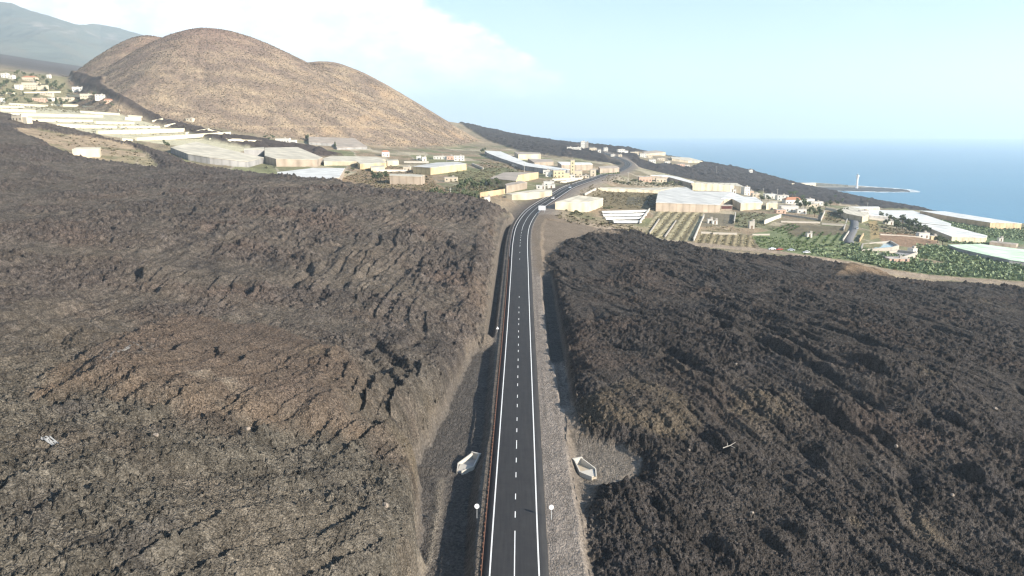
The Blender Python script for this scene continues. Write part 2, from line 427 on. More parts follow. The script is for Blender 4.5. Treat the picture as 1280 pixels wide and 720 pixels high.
    near = np.where(d > -6)[0]
    add = np.zeros(n)
    if len(near):
        X, Y, D = x[near], y[near], d[near]
        left = dl[near] > dr[near]
        edge = sstep(-1.5, 6.0, D + 1.5 * fbm(X / 5, Y / 5, 3, 88))
        far_edge = sstep(330, 420, Y)
        thick = edge * (2.6 + 1.2 * far_edge + 0.5 * np.where(left, 1, 0)) + sstep(0, 45, D) * np.where(left, 2.0, 1.0)
        thick *= np.where((X > 20) & (Y > 330), .55, 1.0)
        # direction of the pressure ridges
        ux = np.where(left, .955, .925); uy = np.where(left, -.296, .38)
        a = X * ux + Y * uy; b = -X * uy + Y * ux
        # on the left the ridges fan out: oblique close by, pointing straight away farther on
        a = np.where(left, X - np.interp(Y, FAN_Y, FAN_G), a); b = np.where(left, Y, b)
        wx = 6 * fbm(X / 45, Y / 45, 2, 81); wy = 6 * fbm(X / 45, Y / 45, 2, 82)
        big = fbm((a + wx) / 42, (b + wy) / 75, 4, 83)
        r1 = ridged((a + wx) / 13, (b + wy) / 46, 3, 84)
        r2 = ridged((a + wx * .7) / 5.2, (b + wy) / 21, 3, 85)
        med = fbm(X / 9, Y / 9, 3, 86)
        rough_k = np.maximum(sstep(-.28, .22, fbm(X / 38, Y / 38, 4, 87)), 1 - sstep(1.5, 12, D))
        amp = np.where(left, 1.0, .85)
        rd = sstep(-.25, .25, fbm(X / 60, Y / 60, 2, 90))
        ease = 1 - .55 * sstep(110, 220, -X) * sstep(180, 330, Y)
        h = 3.0 * big * amp + 1.7 * (r1 - .45) * amp * (.35 + .9 * rd) + 1.0 * (r2 - .45) * (.25 + .9 * rd) + .7 * med
        # broken flow steps: each rises sharply towards the sea side and falls away slowly
        sm = sstep(-.3, .2, fbm((a + wx) / 30, (b + wy) / 70, 3, 140)); sb = sstep(-.45, .10, fbm((a + wx) / 7, (b + wy) / 30, 2, 141))
        s1 = (a + 1.3 * wx + 2.2 * fbm(X / 16, Y / 16, 3, 142)) / np.where(left, 5.2, 8.0); s1 = s1 - np.floor(s1)
        s2 = (a + .8 * wx + 1.6 * fbm(X / 9, Y / 9, 3, 143)) / 3.1; s2 = s2 - np.floor(s2)
        saw = (1 - s1) * sstep(0, .10, s1); saw2 = (1 - s2) * sstep(0, .12, s2)
        h += (1.05 * saw * sb + .55 * saw2 * (1 - .5 * sb)) * sm * np.where(left, 1.0 + .5 * (1 - sstep(150, 190, Y)), 1.0) * np.where(left, 1.0 + .35 * sstep(110, 140, Y) * (1 - sstep(220, 260, Y)), .7)
        # trench between ridges
        crack = sstep(.80, .97, ridged((a + wx * 1.3) / 24, (b + wy) / 60, 2, 91))
        h -= 2.2 * crack * sstep(-.2, .4, fbm(X / 80, Y / 80, 2, 92))
        fz_ = sstep(150, 330, np.sqrt(X * X + Y * Y))
        lowk = np.where(left, .85 + .15 * fz_, 1.0)
        rock = (.45 + np.where(left, .70, .40) * fz_) * rubble(X, Y, 2.9, 93) * sstep(.1, .8, rough_k) + (.50 + np.where(left, .45, .22) * fz_) * lowk * rubble(X + 31, Y, 1.35, 94) * (.18 + .82 * rough_k) + .50 * lowk * rubble(X, Y + 17, .72, 95) * (.35 + .65 * rough_k) + .30 * lowk * rubble(X + 7, Y + 3, .42, 96)
        # mounds and hollows that can be singled out
        bd = inside_dist(X, Y, BROWN); bm = sstep(-2.5, 9.0, bd + 2.2 * med + 1.5 * fbm(X / 5, Y / 5, 3, 89))
        front = bm
        h = h * (1 - .30 * bm) + 4.3 * bm
        rock *= (1 - .2 * bm)
        rb = inside_dist(X, Y, R_BROWN); rbm = sstep(-2, 6, rb + 1.5 * med)
        h = h * (1 - .4 * rbm) + 1.3 * rbm; rock *= (1 - .15 * rbm)
        def groove(p0, p1, wdt, dep):
            ex, ey = p1[0] - p0[0], p1[1] - p0[1]; L = math.hypot(ex, ey)
            t = ((X - p0[0]) * ex + (Y - p0[1]) * ey) / L; q = ((X - p0[0]) * ey - (Y - p0[1]) * ex) / L + 1.5 * med
            k = sstep(-4, 6, t) * (1 - sstep(L - 6, L + 4, t))
            return -dep * np.exp(-(q / wdt) ** 4) * k + .35 * dep * np.exp(-((q - wdt * 2.0) / wdt) ** 2) * k
        h += groove((68, 215), (86, 168), 4.5, 3.8)
        h += groove((92, 245), (108, 215), 4.0, 2.5)
        h += groove((112, 160), (118, 148), 3.0, 2.6)
        h += groove((40, 205), (46, 180), 2.5, 1.8)
        h += groove((-36, 186), (-22, 158), 1.6, 1.4)
        for (sx, sy_, sl_, sh, sk) in STEPS:
            mm = np.where((np.abs(X - sx) < 22) & (np.abs(Y - sy_) < 30))[0]
            if len(mm):
                nrm = math.hypot(1, sk); q = ((X[mm] - sx) - sk * (Y[mm] - sy_)) / nrm + 1.6 * med[mm]; v_ = (sk * (X[mm] - sx) + (Y[mm] - sy_)) / nrm
                e = np.exp(-(v_ / sl_) ** 2)
                h[mm] += sh * e * (sstep(-.6, .9, q) * np.exp(-(np.maximum(q, 0) / 8.5) ** 2) * .8 - .35 * (1 - sstep(-.6, .9, q)) * np.exp(-(np.minimum(q + .6, 0) / 3.0) ** 2))
        oh = sstep(-3, 7, inside_dist(X, Y, OCHRE_HEAP)); h += 3.5 * oh; rock *= 1 - .7 * oh
        thick *= ease; h *= ease
        lift = thick + h * sstep(-2, 5, D) + rock * sstep(-3.5, 1.0, D)
        add[near] = lift
        # colour
        c = np.empty((len(near), 3))
        p1 = fbm(X / 33, Y / 33, 4, 100)[:, None]; p2 = fbm(X / 7, Y / 7, 3, 101)[:, None]; p3 = fbm(X / 95, Y / 95, 3, 102)[:, None]
        nearl = (1 - sstep(120, 215, np.sqrt(X * X + Y * Y)))[:, None]
        cl_ = np.array([.097, .081, .071]) * (1 - nearl) + np.array([.099, .088, .072]) * nearl
        cr_ = np.array([.052, .045, .041])
        c[:] = np.where(left[:, None], cl_, cr_)
        # olive dust where the flow is smoother, reddish clinker in patches
        red = sstep(.02, .4, p1 + .3 * p3) * np.where(left, .50, .40)[:, None]
        c = c * (1 - red) + np.array([.105, .075, .060]) * red * np.where(left, 1, .75)[:, None]
        dust = (1 - rough_k[:, None]) * np.where(left, .55, .12)[:, None]
        c = c * (1 - dust) + np.array([.132, .112, .088]) * dust
        blk = sstep(.15, .5, -p1 + .5 * p2) * .5
        c = c * (1 - blk) + np.array([.036, .033, .034]) * blk
        c *= 1 + .30 * p2 + .2 * p3
        tone = (_hash(np.floor(X / 1.3 + rock), np.floor(Y / 1.3), 7) - .5)[:, None]
        tone2 = (_hash(np.floor(X / 3.1 + .5 * rock), np.floor(Y / 3.1), 8) - .5)[:, None]
        c *= (1 + .50 * tone) * (1 + .30 * tone2)
        c = c * (1 - .7 * bm[:, None]) + np.array([.118, .086, .066]) * (1 + .35 * p2) * .7 * bm[:, None]
        scarp = (sstep(-2.5, 1.5, bd + 1.5 * med) * (1 - sstep(2.0, 8, bd)) * (Y < 124) * sstep(-.45, .3, fbm(X / 7, Y / 7, 3, 144)))[:, None] * .75
        c = c * (1 - scarp) + np.array([.150, .112, .082]) * (1 + .3 * p2) * scarp
        spot = np.exp(-(((X + 49) / 3.5) ** 2 + ((Y - 118) / 3.5) ** 2))[:, None] * sstep(-.2, .3, p2)
        pst = np.exp(-(((X + 67) / 2.6) ** 2 + ((Y - 126) / 6.0) ** 2))[:, None] * sstep(.05, .3, fbm(X / 1.2, Y / 3.5, 3, 150))[:, None]
        c = c * (1 - .8 * pst) + np.array([.33, .33, .32]) * .8 * pst
        c = c * (1 - .6 * spot) + np.array([.36, .31, .24]) * .6 * spot
        rs = (sstep(-2.5, .5, rb) * (1 - sstep(3, 9, rb)))[:, None] * .6 + .2 * rbm[:, None]
        c = c * (1 - rs) + np.array([.115, .092, .066]) * (1 + .3 * p2) * rs
        tan = np.zeros((len(X), 1))
        for (tx, ty, tr_, tk) in TANS:
            tan = np.maximum(tan, tk * np.exp(-(((X - tx) / tr_) ** 2 + ((Y - ty) / (1.7 * tr_)) ** 2))[:, None])
        tan = tan * sstep(-.4, .25, p2); c = c * (1 - tan) + np.array([.135, .108, .076]) * tan
        c = c * (1 - .85 * oh[:, None]) + np.array([.27, .19, .12]) * (1 + .25 * p2) * .85 * oh[:, None]
        # dusty cut bank along the works
        bank = (1 - sstep(1.0, 7.0, D))[:, None] * (np.abs(X) < 15.5)[:, None] * .45 * sstep(-.2, .5, p2 + p1)
        c = c * (1 - bank) + np.array([.150, .118, .088]) * (1 + .3 * p2) * bank
        k = sstep(-1.5, 1.0, D)[:, None]
        alb[near] = alb[near] * (1 - k) + c * k
        zone[near[D > 0]] = np.where(left[D > 0], 1, 2)
    # distant flows
    dd = np.maximum(ds, df) + 3 * fbm(x / 30, y / 30, 3, 110)
    m = np.where((dd > -4) & (np.maximum(dl, dr) < 0))[0]
    if len(m):
        X, Y = x[m], y[m]
        k = sstep(-3, 4, dd[m])
        strm = ds[m] > df[m]
        h = np.where(strm, 4.0, 2.0) + 3.0 * fbm(X / 40, Y / 40, 4, 111) + 2.2 * rubble(X, Y, 9, 112)
        add[m] = np.maximum(add[m], 0) + h * k * sstep(-14, 25, coast(X, Y))
        p2 = fbm(X / 25, Y / 25, 4, 113)[:, None]
        c = np.where(strm[:, None], np.array([.075, .058, .050]), np.array([.050, .044, .044])) * (1 + .5 * p2)
        gr = sstep(.1, .4, fbm(X / 22, Y / 22, 3, 114))[:, None] * (~strm)[:, None] * .3 * sstep(1350, 1500, Y)[:, None]
        c = c * (1 - gr) + np.array([.085, .075, .055]) * gr
        alb[m] = alb[m] * (1 - k[:, None]) + c * k[:, None]
        zone[m[dd[m] > 0]] = 4
    z = z + add

    # low ground round the light house: pale platform, dark cape
    cp = sstep(2200, 2350, y) * (x > 500)
    if cp.any():
        m = np.where(cp > 0)[0]
        pale = sstep(2560, 2600, y[m] + 20 * n2[m])[:, None]
        c = np.array([.06, .056, .055]) * (1 - pale) + np.array([.30, .27, .22]) * pale
        alb[m] = alb[m] * (1 - cp[m][:, None]) + c * cp[m][:, None]

    # ---------------- road works
    near = np.where(aoff < 60)[0]
    if len(near):
        o = off[near]; ao = np.abs(o); X = x[near]; Y = y[near]; Z = z[near]; H = rz[near]
        nn = fbm(X / 4, Y / 4, 3, 120); nl = fbm(X / 17, Y / 17, 2, 121)
        fine = .10 * rubble(X, Y, .9, 122) + .08 * nn
        # shoulders
        straight = (Y < 440)
        shr = np.where(straight, 9.6 + 1.0 * nl + 1.2 * sstep(150, 60, Y), 8.0)
        shl = np.where(straight, 7.0 + .5 * nl, 8.0)
        w_in = np.where(o > 0, shr, shl)
        soft = np.where(straight, 2.0, 16.0)
        kk = 1 - sstep(0, 1, (ao - w_in) / soft)
        bedz = H - .22 - .02 * np.maximum(ao - 5.2, 0) + fine * sstep(5.3, 6.5, ao)
        # left trench (two lengths) and right trench
        def trench(lo, hi, y0, y1, depth, wall):
            k = sstep(lo - wall, lo + .2, o) * (1 - sstep(hi - .2, hi + wall, o)) * sstep(y0 - 5, y0 + 4, Y) * (1 - sstep(y1 - 4, y1 + 5, Y))
            return k, H - depth + .35 * nl + fine * 1.5
        tl_hi = np.interp(Y, [60, 100, 125, 150, 206, 216], [-7.9, -7.6, -8.4, -7.4, -8.2, -8.4])
        tl_lo = np.interp(Y, [60, 100, 125, 136, 150, 206, 216], [-16.0, -13.2, -17.0, -19.5, -17.5, -13.2, -11.0])
        Zt = Z.copy()
        Zt = Zt * (1 - kk) + bedz * kk
        rag = 1.1 * fbm(X / 3.2, Y / 3.2, 3, 125) + .9 * nl
        k1, z1 = trench(tl_lo + rag, tl_hi + .25 * rag, 20, 214, 3.0, 2.0)
        z1 = z1 + .28 * np.exp(-((o + 13.6 + 1.4 * nl + .5 * nn) / .9) ** 2) * (Y < 132)
        step = sstep(132, 134.5, Y + .5 * o * .3) * .8
        z1 = z1 + step
        Zt = Zt * (1 - k1) + z1 * k1 + (1.1 * rubble(X, Y, 1.1, 126) + .7 * rubble(X + 5, Y, .6, 127)) * np.clip(4 * k1 * (1 - k1), 0, 1) * (o < tl_lo + 1.5)
        k2, z2 = trench(np.full_like(o, 9.3), np.full_like(o, 12.9), 198, 305, 1.9, 1.0)
        Zt = Zt * (1 - k2) + z2 * k2
        k2b, z2b = trench(np.full_like(o, 10.5), np.full_like(o, 12.6), 165, 196, 2.2, 1.0)
        Zt = Zt * (1 - k2b) + z2b * k2b
        k3, z3 = trench(np.full_like(o, -9.4), np.full_like(o, -8.0), 222, 420, 2.2, 1.0)
        Zt = Zt * (1 - k3) + z3 * k3
        # pit with the flat floor beside the right culvert
        pd = inside_dist(X, Y, PIT)
        k4 = sstep(-1.6, .8, pd)
        Zt = Zt * (1 - k4) + (H - 2.6 + .2 * nl + fine * 1.4) * k4
        z[near] = Zt
        A = alb[near]
        works = np.clip(kk + k1 ** 3 + k2 + k2b + k3 + k4, 0, 1)
        # how far the dust of the works reaches
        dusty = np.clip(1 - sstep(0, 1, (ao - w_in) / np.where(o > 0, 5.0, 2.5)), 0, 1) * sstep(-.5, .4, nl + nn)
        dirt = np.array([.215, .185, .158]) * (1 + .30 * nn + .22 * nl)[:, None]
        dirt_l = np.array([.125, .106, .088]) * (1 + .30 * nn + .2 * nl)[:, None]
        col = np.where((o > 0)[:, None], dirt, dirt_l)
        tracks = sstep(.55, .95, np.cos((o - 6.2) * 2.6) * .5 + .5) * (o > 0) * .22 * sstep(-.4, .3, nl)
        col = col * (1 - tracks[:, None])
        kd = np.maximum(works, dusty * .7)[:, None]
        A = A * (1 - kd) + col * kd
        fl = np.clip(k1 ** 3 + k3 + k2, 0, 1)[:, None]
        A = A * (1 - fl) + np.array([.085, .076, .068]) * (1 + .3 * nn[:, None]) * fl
        stripe = (np.exp(-((o + 13.6 + 1.4 * nl + .5 * nn) / .7) ** 2) * (Y < 134) * k1)[:, None] * .6
        A = A * (1 - stripe) + np.array([.22, .19, .15]) * stripe
        f4 = k4[:, None]
        A = A * (1 - f4) + np.array([.150, .130, .108]) * (1 + .35 * nn[:, None]) * f4
        alb[near] = A
        zone[near[(np.clip(kk + k1 + k3 + k2 + k4, 0, 1) > .6)]] = 5
    # bare graded ground where the road starts to bend
    m = np.where((x > -10) & (x < 90) & (y > 280) & (y < 470))[0]
    if len(m):
        k = sstep(-2, 3, inside_dist(x[m], y[m], BARE) + 3 * n2[m])[:, None] * (aoff[m] > 5.6)[:, None]
        alb[m] = alb[m] * (1 - k) + np.array([.165, .132, .100]) * (1 + .3 * n2[m][:, None]) * k
        zone[m[(k[:, 0] > .5)]] = 5
    # gravelly surface everywhere else
    rest = np.where((zone == 0) & (dist < 1400))[0]
    z[rest] += .25 * n2[rest] + .3 * rubble(x[rest], y[rest], 2.4, 130) * (aoff[rest] > 6)
    return z, np.clip(alb, .012, .6), zone

# ------------------------------------------------------------------ materials
def mat(name):
    m = bpy.data.materials.new(name); m.use_nodes = True
    nt = m.node_tree; b = nt.nodes['Principled BSDF']
    return m, nt, b

def link(nt, a, b):
    nt.links.new(a, b)

def ground_material(name, bump=.5, scale=1.0, vary=.35, rough=.95):
    m, nt, b = mat(name)
    at = nt.nodes.new('ShaderNodeAttribute'); at.attribute_name = 'albedo'
    geo = nt.nodes.new('ShaderNodeNewGeometry')
    vo = nt.nodes.new('ShaderNodeTexVoronoi'); vo.inputs['Scale'].default_value = 4.2 * scale; link(nt, geo.outputs['Position'], vo.inputs['Vector'])
    nz = nt.nodes.new('ShaderNodeTexNoise'); nz.inputs['Scale'].default_value = 2.2 * scale; nz.inputs['Detail'].default_value = 5; nz.inputs['Roughness'].default_value = .7
    link(nt, geo.outputs['Position'], nz.inputs['Vector'])
    mr = nt.nodes.new('ShaderNodeMapRange'); mr.inputs['From Min'].default_value = .3; mr.inputs['From Max'].default_value = .7
    mr.inputs['To Min'].default_value = 1 - vary; mr.inputs['To Max'].default_value = 1 + vary
    link(nt, nz.outputs['Fac'], mr.inputs['Value'])
    mx = nt.nodes.new('ShaderNodeVectorMath'); mx.operation = 'SCALE'
    link(nt, at.outputs['Color'], mx.inputs[0]); link(nt, mr.outputs['Result'], mx.inputs['Scale'])
    sc_ = nt.nodes.new('ShaderNodeSeparateColor'); link(nt, vo.outputs['Color'], sc_.inputs['Color'])
    m2 = nt.nodes.new('ShaderNodeMapRange'); m2.inputs['To Min'].default_value = 1 - vary; m2.inputs['To Max'].default_value = 1 + vary; link(nt, sc_.outputs['Red'], m2.inputs['Value'])
    my = nt.nodes.new('ShaderNodeVectorMath'); my.operation = 'SCALE'; link(nt, mx.outputs['Vector'], my.inputs[0]); link(nt, m2.outputs['Result'], my.inputs['Scale'])
    link(nt, my.outputs['Vector'], b.inputs['Base Color'])
    b.inputs['Roughness'].default_value = rough
    b.inputs['Specular IOR Level'].default_value = .15
    bp = nt.nodes.new('ShaderNodeBump'); bp.inputs['Strength'].default_value = bump; bp.inputs['Distance'].default_value = .35 / scale
    sb_ = nt.nodes.new('ShaderNodeMath'); sb_.operation = 'SUBTRACT'; link(nt, nz.outputs['Fac'], sb_.inputs[0]); link(nt, vo.outputs['Distance'], sb_.inputs[1])
    link(nt, sb_.outputs[0], bp.inputs['Height']); link(nt, bp.outputs['Normal'], b.inputs['Normal'])
    return m

def plain_material(name, col, rough=.8, vary=.15, scale=.8, bump=0.0, metal=0.0, spec=.3):
    m, nt, b = mat(name)
    geo = nt.nodes.new('ShaderNodeNewGeometry')
    nz = nt.nodes.new('ShaderNodeTexNoise'); nz.inputs['Scale'].default_value = scale; nz.inputs['Detail'].default_value = 5
    link(nt, geo.outputs['Position'], nz.inputs['Vector'])
    cr = nt.nodes.new('ShaderNodeMix'); cr.data_type = 'RGBA'
    cr.inputs['A'].default_value = tuple(c * (1 - vary) for c in col) + (1,)
    cr.inputs['B'].default_value = tuple(min(1, c * (1 + vary)) for c in col) + (1,)
    link(nt, nz.outputs['Fac'], cr.inputs['Factor']); link(nt, cr.outputs['Result'], b.inputs['Base Color'])
    b.inputs['Roughness'].default_value = rough; b.inputs['Metallic'].default_value = metal; b.inputs['Specular IOR Level'].default_value = spec
    if bump:
        bp = nt.nodes.new('ShaderNodeBump'); bp.inputs['Strength'].default_value = bump; bp.inputs['Distance'].default_value = .1
        link(nt, nz.outputs['Fac'], bp.inputs['Height']); link(nt, bp.outputs['Normal'], b.inputs['Normal'])
    return m

# ------------------------------------------------------------------ mesh helpers
def mesh_np(name, verts, quads, material, albedo=None, smooth=True, kind=None):
    me = bpy.data.meshes.new(name)
    verts = np.ascontiguousarray(verts, dtype=np.float32); quads = np.ascontiguousarray(quads, dtype=np.int32)
    k = quads.shape[1]
    me.vertices.add(len(verts)); me.vertices.foreach_set('co', verts.ravel())
    me.loops.add(quads.size); me.loops.foreach_set('vertex_index', quads.ravel())
    me.polygons.add(len(quads)); me.polygons.foreach_set('loop_start', np.arange(0, quads.size, k, dtype=np.int32))
    me.polygons.foreach_set('loop_total', np.full(len(quads), k, dtype=np.int32))
    if smooth:
        me.polygons.foreach_set('use_smooth', np.ones(len(quads), dtype=bool))
    if albedo is not None:
        at = me.attributes.new('albedo', 'FLOAT_COLOR', 'POINT')
        c4 = np.ones((len(verts), 4), dtype=np.float32); c4[:, :3] = albedo
        at.data.foreach_set('color', c4.ravel())
    me.update(calc_edges=True); me.materials.append(material)
    o = bpy.data.objects.new(name, me); COL.objects.link(o)
    if kind:
        o['kind'] = kind
    return o

# ------------------------------------------------------------------ build the land as one continuous sheet, split by what it is
TH = np.radians(np.concatenate([np.linspace(-60, -41.5, 60, endpoint=False), np.linspace(-41.5, 41.5, int(1240 * DETAIL), endpoint=False), np.linspace(41.5, 60, 60)]))
RR = np.concatenate([np.geomspace(30, 62, 24, endpoint=False), np.geomspace(62, 520, int(1050 * DETAIL), endpoint=False), np.geomspace(520, 1700, int(330 * DETAIL), endpoint=False), np.geomspace(1700, 4600, int(110 * DETAIL))])
TT, RG = np.meshgrid(TH, RR)
GX = (RG * np.sin(TT)).ravel(); GY = (RG * np.cos(TT)).ravel()
GZ, GA, GZONE = land(GX, GY)
nr, nt_ = len(RR), len(TH)
ii = np.arange(nr * nt_).reshape(nr, nt_)
QU = np.stack([ii[:-1, :-1], ii[:-1, 1:], ii[1:, 1:], ii[1:, :-1]], -1).reshape(-1, 4)
fz = GZONE[QU[:, 0]]
V3 = np.stack([GX, GY, GZ], 1)
M_LAVA = ground_material('lava_rock', 1.0, 1.0, .45)
M_GROUND = ground_material('dry_ground', .5, .8, .30)
M_CONE = ground_material('cinder_slope', .6, .25, .28)
for code, nm, mt, flat in ((0, 'ground', M_GROUND, False), (1, 'lava_field', M_LAVA, False), (2, 'lava_field', M_LAVA, False), (3, 'volcanic_hill', M_CONE, False), (4, 'old_lava_slope', M_LAVA, False), (5, 'road_verge', M_GROUND, False)):
    q = QU[fz == code]
    if len(q) == 0:
        continue
    used, inv = np.unique(q, return_inverse=True)
    mesh_np(nm, V3[used], inv.reshape(-1, 4), mt, GA[used], kind='structure')
# ------------------------------------------------------------------ building blocks for objects
class MB:
    """collects faces; build() links them as one mesh object"""
    def __init__(s):
        s.v = []; s.f = []
    def add(s, v, f):
        o = len(s.v); s.v += [tuple(map(float, p)) for p in v]; s.f += [tuple(i + o for i in q) for q in f]; return s
    def box(s, x0, x1, y0, y1, z0, z1, taper=0.0):
        t = taper
        v = [(x0, y0, z0), (x1, y0, z0), (x1, y1, z0), (x0, y1, z0), (x0 + t, y0 + t, z1), (x1 - t, y0 + t, z1), (x1 - t, y1 - t, z1), (x0 + t, y1 - t, z1)]
        return s.add(v, [(0, 3, 2, 1), (4, 5, 6, 7), (0, 1, 5, 4), (1, 2, 6, 5), (2, 3, 7, 6), (3, 0, 4, 7)])
    def prism(s, poly, zb, zt):
        """poly xy list; zb, zt per-corner lists or numbers"""
        n = len(poly)
        if isinstance(zb, (int, float)): zb = [zb] * n
        if isinstance(zt, (int, float)): zt = [zt] * n
        a = sum(poly[i][0] * poly[(i + 1) % n][1] - poly[(i + 1) % n][0] * poly[i][1] for i in range(n))
        if a < 0:
            poly = poly[::-1]; zb = zb[::-1]; zt = zt[::-1]
        v = [(p[0], p[1], z) for p, z in zip(poly, zb)] + [(p[0], p[1], z) for p, z in zip(poly, zt)]
        return s.add(v, [tuple(range(n - 1, -1, -1)), tuple(range(n, 2 * n))] + [(i, (i + 1) % n, n + (i + 1) % n, n + i) for i in range(n)])
    def tube(s, p0, p1, r0, r1=None, n=8):
        r1 = r0 if r1 is None else r1
        p0 = Vector(p0); p1 = Vector(p1); d = (p1 - p0).normalized()
        u = d.orthogonal().normalized(); w = d.cross(u)
        v = [p0 + (u * math.cos(2 * math.pi * i / n) + w * math.sin(2 * math.pi * i / n)) * r0 for i in range(n)] + \
            [p1 + (u * math.cos(2 * math.pi * i / n) + w * math.sin(2 * math.pi * i / n)) * r1 for i in range(n)]
        return s.add(v, [tuple(range(n - 1, -1, -1)), tuple(range(n, 2 * n))] + [(i, (i + 1) % n, n + (i + 1) % n, n + i) for i in range(n)])
    def lathe(s, prof, n=16):
        v = []; f = []
        for r, z in prof:
            v += [(r * math.cos(2 * math.pi * i / n), r * math.sin(2 * math.pi * i / n), z) for i in range(n)]
        for k in range(len(prof) - 1):
            f += [(k * n + i, k * n + (i + 1) % n, (k + 1) * n + (i + 1) % n, (k + 1) * n + i) for i in range(n)]
        f += [tuple(range(n - 1, -1, -1)), tuple((len(prof) - 1) * n + i for i in range(n))]
        return s.add(v, f)
    def wallbar(s, p0, p1, z0, z1, h0, h1, th):
        """a wall from p0 to p1 (xy) with base heights z0,z1 and tops h0,h1"""
        d = Vector((p1[0] - p0[0], p1[1] - p0[1])); d.normalize(); nx, ny = -d.y * th / 2, d.x * th / 2
        poly = [(p0[0] + nx, p0[1] + ny), (p1[0] + nx, p1[1] + ny), (p1[0] - nx, p1[1] - ny), (p0[0] - nx, p0[1] - ny)]
        return s.prism(poly, [z0, z1, z1, z0], [h0, h1, h1, h0])
    def build(s, name, material, parent=None, smooth=False):
        me = bpy.data.meshes.new(name); me.from_pydata(s.v, [], s.f); me.materials.append(material)
        if smooth:
            me.polygons.foreach_set('use_smooth', [True] * len(me.polygons))
        me.update()
        o = bpy.data.objects.new(name, me); COL.objects.link(o)
        if parent is not None:
            o.parent = parent
        return o

def tag(o, label, cat, group=None):
    o['label'] = label; o['category'] = cat
    if group: o['group'] = group
    return o

def thing(name, label, cat, loc=(0, 0, 0), rz=0.0, group=None, scale=(1, 1, 1)):
    o = bpy.data.objects.new(name, None); COL.objects.link(o); o.location = tuple(map(float, loc)); o.rotation_euler = (0, 0, rz); o.scale = scale
    o.empty_display_size = .5
    return tag(o, label, cat, group)

def dup(root, loc, rz, label, group=None, scale=(1, 1, 1)):
    r = root.copy(); COL.objects.link(r); r.location = tuple(map(float, loc)); r.rotation_euler = (0, 0, rz); r.scale = scale
    r['label'] = label
    if group: r['group'] = group
    elif 'group' in r.keys(): del r['group']
    for ch in list(root.children):
        c = ch.copy(); COL.objects.link(c); c.parent = r
        for g in list(ch.children):
            d = g.copy(); COL.objects.link(d); d.parent = c
    return r

def gz(x, y):
    return float(land(np.array([float(x)]), np.array([float(y)]))[0][0])

def on_ground(px, py):
    p = hit(px, py); return (float(p[0]), float(p[1]), gz(p[0], p[1]))

# ------------------------------------------------------------------ materials
def striped_material(name, col, col2, spacing, angle, rough=.7, trans=0.0, dirt=.20):
    """sheets of net or plastic joined by seams"""
    m, nt, b = mat(name)
    geo = nt.nodes.new('ShaderNodeNewGeometry')
    mp = nt.nodes.new('ShaderNodeMapping'); mp.inputs['Rotation'].default_value = (0, 0, angle); mp.inputs['Scale'].default_value = (1 / spacing,) * 3
    link(nt, geo.outputs['Position'], mp.inputs['Vector'])
    wv = nt.nodes.new('ShaderNodeTexWave'); wv.inputs['Scale'].default_value = 1 / 3.1416 * 1.0; wv.inputs['Distortion'].default_value = .6; wv.inputs['Detail'].default_value = 2
    link(nt, mp.outputs['Vector'], wv.inputs['Vector'])
    nz = nt.nodes.new('ShaderNodeTexNoise'); nz.inputs['Scale'].default_value = .09; nz.inputs['Detail'].default_value = 6
    link(nt, geo.outputs['Position'], nz.inputs['Vector'])
    a = nt.nodes.new('ShaderNodeMix'); a.data_type = 'RGBA'; a.inputs['A'].default_value = col + (1,); a.inputs['B'].default_value = col2 + (1,)
    pw = nt.nodes.new('ShaderNodeMath'); pw.operation = 'POWER'; pw.inputs[1].default_value = 5.0
    link(nt, wv.outputs['Fac'], pw.inputs[0]); link(nt, pw.outputs[0], a.inputs['Factor'])
    d = nt.nodes.new('ShaderNodeMix'); d.data_type = 'RGBA'; d.blend_type = 'MULTIPLY'
    mr = nt.nodes.new('ShaderNodeMapRange'); mr.inputs['From Min'].default_value = .3; mr.inputs['From Max'].default_value = .7; mr.inputs['To Min'].default_value = 1 - dirt * 2; mr.inputs['To Max'].default_value = 1.0
    link(nt, nz.outputs['Fac'], mr.inputs['Value'])
    d.inputs['Factor'].default_value = 1.0
    link(nt, a.outputs['Result'], d.inputs['A'])
    cc = nt.nodes.new('ShaderNodeCombineColor'); [link(nt, mr.outputs['Result'], cc.inputs[i]) for i in range(3)]
    link(nt, cc.outputs['Color'], d.inputs['B'])
    link(nt, d.outputs['Result'], b.inputs['Base Color']); b.inputs['Roughness'].default_value = rough
    return m

M_ROOF_CREAM = striped_material('cream_netting', (.60, .55, .44), (.48, .44, .35), 6.0, .3)
M_ROOF_WHITE = striped_material('white_plastic', (.76, .75, .70), (.62, .61, .58), 6.0, 1.2, .5)
M_ROOF_BLUE = striped_material('pale_plastic', (.64, .62, .57), (.53, .51, .47), 8.0, 1.57, .5)
M_ROOF_GREEN = striped_material('green_netting', (.62, .78, .58), (.54, .70, .52), 6.0, .9)
M_ROOF_PINK = striped_material('faded_netting', (.44, .37, .30), (.36, .30, .24), 5.0, .5)
M_WALL_CREAM = striped_material('cream_net_wall', (.58, .50, .37), (.45, .39, .28), 5.0, .4, .85)
M_WALL_BEIGE = striped_material('beige_net_wall', (.40, .33, .26), (.32, .26, .20), 5.0, .2, .9)
M_WALL_GREY = striped_material('grey_net_wall', (.36, .35, .34), (.28, .27, .26), 5.0, .2, .9)
M_WALL_YELLOW = striped_material('yellow_net_wall', (.62, .50, .29), (.50, .40, .24), 5.0, .2, .85)
M_WALL_TERR = striped_material('ochre_net_wall', (.60, .43, .26), (.46, .33, .20), 5.0, .2, .85)
M_FRAME = plain_material('grey_steel', (.42, .42, .42), .5, .1, 1.0, metal=.4)
M_DARKGAP = plain_material('dark_doorway', (.05, .035, .03), .9, .2, 1.0)
M_CONC = plain_material('concrete', (.36, .33, .29), .9, .16, .9, .3)
